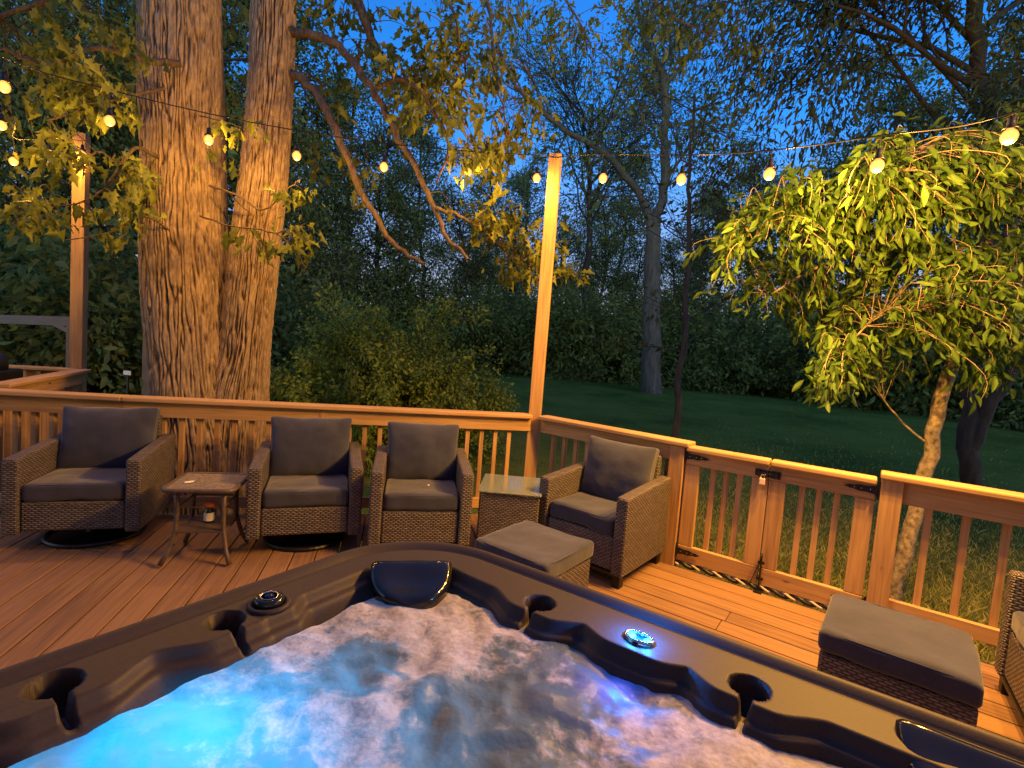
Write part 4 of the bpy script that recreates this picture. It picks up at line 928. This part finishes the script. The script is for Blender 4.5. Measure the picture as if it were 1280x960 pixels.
# ------------------------------------------------------------------ mid-distance trees
def mid_tree(name, label, build, m, leafm, leaf, per, sig, seed, droop=.3, width=.5):
    r = empty(name); br = Branches(seed); build(br); rg = np.random.default_rng(seed)
    br.mesh('trunk', m, r)
    if per: P, D = clump(br.tips, per, sig, rg); V, F, t = leaves(P, leaf, rg, droop, width, D); npmesh('crown', V, F, leafm, r, t)
    return tag(r, label, 'tree')
def b_arch(br):
    d = 20; b0 = atd(815, 492, d); b0.z = gz(b0.x, b0.y)-.1
    br.limb([b0+Vector((0, 0, 0)), atd(814, 470, d), atd(814, 400, d), atd(815, 330, d), atd(818, 285, d)], .42, .27, 12)
    main = [[(816, 300, d), (808, 260, d), (785, 225, d-.3), (755, 190, d-.6), (710, 165, d-1), (680, 140, d-1.3), (640, 100, d-1.6), (620, 50, d-1.8)], [(818, 290, d), (828, 240, d), (832, 170, d), (832, 105, d), (822, 80, d), (805, 50, d), (795, 0, d), (785, -60, d)], [(832, 105, d), (850, 85, d), (880, 50, d), (900, 20, d), (930, -30, d)], [(818, 285, d), (835, 225, d+.5), (850, 200, d+.6), (880, 150, d+.8)]]
    for pl, r in zip(main, (.17, .20, .12, .10)):
        pts = br.limb([atd(*q) for q in pl], r, r*.3, 8)
        n = len(pts)
        for k in range(15):
            i = int(br.rng.integers(n//5, n-1)); dd = (pts[i+1]-pts[i]); dd = dd/np.linalg.norm(dd)+br.rng.normal(size=3)*.8; dd[2] += .25
            br.grow(pts[i], dd, br.rng.uniform(1.6, 3.4), .035, 2, 6, .2, 0, (3, 5), .7, .6, .009, 3)
mid_tree('arching_tree', 'grey-barked tree on the lawn with one long limb arching to the left', b_arch, barkmat('grey_bark', (.045, .042, .036), (.13, .12, .10), (6, 6, 1.2)), M_LEAFW, .20, 2, .22, 71)
def b_slim(br):
    d = 9.0; b0 = atd(841, 560, d); b0.z = gz(b0.x, b0.y)-.1
    pts = br.limb([b0, atd(848, 500, d), atd(856, 400, d), atd(861, 300, d), atd(862, 220, d), atd(868, 120, d)], .075, .02, 8)
    for k in range(26):
        i = int(br.rng.integers(len(pts)*3//10, len(pts)-1)); a = br.rng.uniform(0, 2*math.pi)
        br.grow(pts[i], (math.cos(a), math.sin(a)*.6, .5), br.rng.uniform(.7, 1.5), .014, 1, 5, .15, .0, (3, 5), .6, .6, .004, 4)
mid_tree('slim_tree', 'slender dark young tree standing just beyond the gate hinge post', b_slim, M_BARKD, M_LEAFD, .11, 2, .09, 72)
def b_bare(br):
    d = 30; b0 = atd(735, 470, d); b0.z = 0
    pts = br.limb([b0, atd(733, 380, d), atd(737, 280, d), atd(735, 200, d), atd(740, 130, d)], .26, .08, 8)
    for k in range(22):
        i = int(br.rng.integers(len(pts)//2, len(pts)-1)); a = br.rng.uniform(0, 2*math.pi)
        br.grow(pts[i], (math.cos(a)*.8, math.sin(a)*.8, 1.0), br.rng.uniform(3.5, 7), .08, 3, 6, .13, -.01, (3, 5), .5, .62, .014, 3)
mid_tree('bare_tree', 'nearly leafless tree behind the lawn, fine twigs against the blue sky', b_bare, M_BARKD, M_LEAFW, .22, 1, .2, 73)

# ------------------------------------------------------------------ shrub and woods
def shrub_mesh(seed, n=46, leafsz=.11, per=5, m=M_LEAFH, rad=1.8, hgt=3.0):
    r = empty('shrub'); br = Branches(seed); rg = np.random.default_rng(seed)
    for k in range(n):
        a = rg.uniform(0, 2*math.pi); e = rg.uniform(.25, 1.0); L = hgt*rg.uniform(.6, .95)*(.62+.38*e)
        br.grow((math.cos(a)*.25, math.sin(a)*.25, 0), (math.cos(a)*(1.1-e)*rad/hgt*2, math.sin(a)*(1.1-e)*rad/hgt*2, e), L, .022, 2, 6, .13, .03, (5, 7), .6, .42, .005, 5)
    P, D = clump(br.tips, per, .07, rg); br.mesh('stems', M_BARKD, r); V, F, t = leaves(P, leafsz, rg, .2, .5, D); npmesh('foliage', V, F, m, r, t)
    return r
sh = shrub_mesh(91, 84, .085, 7); q = atd(500, 500, 9.2); sh.location = (q.x-.35, q.y, gz(q.x, q.y)-.05); sh.scale = (.80, .85, .88)
tag(sh, 'broad round green shrub just beyond the left railing', 'shrub')
def wood_tree(seed, H, cr, lf, per, low=.3):
    r = empty('woodland_tree'); br = Branches(seed); rg = np.random.default_rng(seed)
    pts = br.limb([(0, 0, -.3), (rg.normal()*.2, 0, H*.3), (rg.normal()*.4, rg.normal()*.3, H*.6), (rg.normal()*.6, 0, H)], .24, .05, 8)
    for k in range(38):
        f = rg.uniform(low, 1); i = min(int(f*(len(pts)-1)), len(pts)-2); a = rg.uniform(0, 2*math.pi); L = cr*(1.15-f*.75)*rg.uniform(.6, 1.1)
        br.grow(pts[i], (math.cos(a), math.sin(a), .25+f*.6), L, .06, 2, 5, .16, .0, (3, 5), .65, .55, .018, 4)
    P, D = clump(br.tips, per, .35, rg); br.mesh('trunk', M_BARKD, r); V, F, t = leaves(P, lf, rg, .3, .55, D); npmesh('crown', V, F, M_LEAFW, r, t)
    return r
protos = [wood_tree(101, 17, 5.2, .19, 6, .25), wood_tree(102, 14, 4.6, .17, 6, .12), wood_tree(103, 20, 5.5, .20, 6, .35), wood_tree(104, 12, 4.2, .17, 7, .05)]
rr_ = random.Random(8); used = set()
def put(o, x, y, s, rz, label, group, cat='tree'):
    if o.name in used: o = copy_tree(o)
    else: used.add(o.name)
    o.location = (x, y, gz(x, y)-.1); o.scale = (s, s, s); o.rotation_euler = (0, 0, rz); tag(o, label, cat, group)
zones = [  # px, depth, scale, proto
    (-60, 13, .9, 1), (30, 17, 1.0, 0), (110, 15, .85, 3), (150, 22, 1.1, 2), (230, 19, 1.0, 0), (300, 24, 1.1, 2), (330, 18, .8, 3), (390, 26, .95, 1), (430, 33, .95, 2), (470, 27, .8, 0), (520, 36, .9, 2), (560, 30, .75, 1), (600, 40, .95, 0),
    (640, 36, .75, 3), (690, 42, .85, 1), (740, 40, .8, 0), (790, 44, .85, 3), (830, 37, .75, 1), (880, 40, .85, 0), (930, 36, .85, 2), (980, 33, .8, 1), (1040, 30, .85, 0), (1100, 27, .9, 2), (1170, 24, .85, 1), (1240, 22, .9, 0), (1320, 20, 1, 2), (760, 52, 1.05, 2), (650, 50, 1.0, 2), (860, 50, .9, 2)]
places = ['at far left above the grill', 'behind the far upper left post', 'behind the twin trunk', 'just right of the twin trunk', 'behind the left half of the shrub', 'behind the right half of the shrub', 'just left of the tall middle post',
          'just right of the tall middle post', 'close behind the arching grey tree', 'between the slender tree and the leaning tree', 'behind the left edge of the drooping crown', 'behind the middle of the drooping crown', 'behind the dark tree at the right edge']
for i, (px, dd, s, k) in enumerate(zones):
    v = ray(px, 450); x = v[0]/v[1]*dd
    if i < 26:
        o_ = zones[i ^ 1][1]; lab = ('nearer' if dd < o_ else 'farther')+' leafy woodland tree '+places[i//2]
    else: lab = ['tallest leafy woodland tree far back behind the nearly leafless tree', 'leafy woodland tree farthest back beside the tall middle post', 'leafy woodland tree farthest back behind the slender tree'][i-26]
    put(protos[k], x, dd, s*rr_.uniform(.92, 1.08), rr_.uniform(0, 6.28), lab, 'woodland trees beyond the lawn')
# undergrowth at the foot of the woods: one uncountable mass
UV_, UF_, UT_, nvu = [], [], [], 0
for kk_ in range(3):
    br = Branches(111+kk_); rg = np.random.default_rng(kk_)
    for k in range(24):
        a = rg.uniform(0, 2*math.pi); e = rg.uniform(.25, 1.0); L = 3.1*rg.uniform(.6, .95)*(.62+.38*e)
        br.grow((math.cos(a)*.25, math.sin(a)*.25, 0), (math.cos(a)*(1.1-e)*1.5, math.sin(a)*(1.1-e)*1.5, e), L, .022, 2, 5, .13, .03, (4, 6), .6, .45, .012, 4)
    P, D = clump(br.tips, 4, .13, rg); LV, LF, LT = leaves(P, .14, rg, .2, .5, D, .4, 1)
    for i in range(kk_, 46, 3):
        px = -90+i*32; dd = 12.5+rr_.uniform(-1, 2) if px < 340 else (20 if px < 420 else (27+rr_.uniform(-2, 3) if px < 1000 else max(13, 26-(px-1000)*.035)+rr_.uniform(-1, 2)))
        if px > 1180: dd += 2
        v = ray(px, 450); x = v[0]/v[1]*dd; sc = rr_.uniform(1.0, 1.5)*(1.25 if dd > 20 else 1.0); a = rr_.uniform(0, 6.28)
        Q = LV*sc; Q = np.c_[Q[:, 0]*math.cos(a)-Q[:, 1]*math.sin(a)+x, Q[:, 0]*math.sin(a)+Q[:, 1]*math.cos(a)+dd, Q[:, 2]+gz(x, dd)-.1]
        UV_.append(Q); UF_.append(LF+nvu); UT_.append(LT); nvu += len(Q)
tag(npmesh('undergrowth', np.concatenate(UV_), np.concatenate(UF_), M_LEAFW, None, np.concatenate(UT_)), 'dark green tangled undergrowth along the foot of the woods', 'undergrowth', kind='stuff')

# ------------------------------------------------------------------ small far-left items
bm_ = empty('timber_beam', atd(-30, 398, 7.5)); o0 = bm_.location.copy()
MB(9).beam(atd(-60, 397, 7.5)-o0, atd(91, 402, 6.4)-o0, .06, .12).build('beam', M_GREYW, bm_, .004); MB(10).beam(atd(56, 398, 6.6)-o0, atd(90, 415, 6.4)-o0, .05, .06).build('brace', M_GREYW, bm_, .003); 
MB(12).beam(Vector((atd(91, 402, 6.4).x, 6.4, gz(-5, 6.4)))-o0, atd(91, 396, 6.4)-o0, .09, .09, up=(0, 1, 0)).build('upright', M_GREYW, bm_, .003)
tag(bm_, 'grey timber beam with a slanting brace in the dark at far left', 'beam')
fp = atd(184, 470, 9.5); fo = empty('fence_post', (fp.x, fp.y, gz(fp.x, fp.y))); MB(3).beam((0, 0, 0), (0, 0, 1.5+(437-470)*-.0+.12-gz(fp.x, fp.y)), .12, .12, up=(0, 1, 0)).build('post', M_GREYW, fo, .004); tag(fo, 'dark weathered fence post just left of the twin trunk', 'post')
fs = atd(160, 466, 9.0); fo = empty('yard_marker', (fs.x, fs.y, gz(fs.x, fs.y))); MB(3).beam((0, 0, 0), (0, 0, fs.z-gz(fs.x, fs.y)+.05), .03, .03, up=(0, 1, 0)).build('stake', M_BLACK, fo); MB(4).box((0, -.02, fs.z-gz(fs.x, fs.y)), (.13, .012, .075)).build('plate', M_WHITE, fo, .003); tag(fo, 'small white plate on a dark stake left of the twin trunk', 'marker')
gp = atd(-18, 455, 4.8); gr = empty('covered_grill', (gp.x, gp.y, 0), R(17)); zt = atd(0, 436, 4.8).z
mb = MB(1); mb.box((0, 0, .46), (.34, .5, .92)); mb.build('cabinet', M_BLACK, gr, .02)
MB(1).lathe((0, 0, 0), [(.155, .925), (.16, .98), (.14, zt-.06), (.09, zt-.02), (0, zt)], 24).build('lid', M_BLACK, gr, smooth=True)
MB(1).tube([(-.02, -.12, zt-.07), (.10, -.13, zt-.005), (.16, -.10, zt-.05)], .012, 8).build('handle', M_CHROME, gr, smooth=True)
tag(gr, 'black covered grill with a shiny handle, cut off at the far left edge', 'grill')
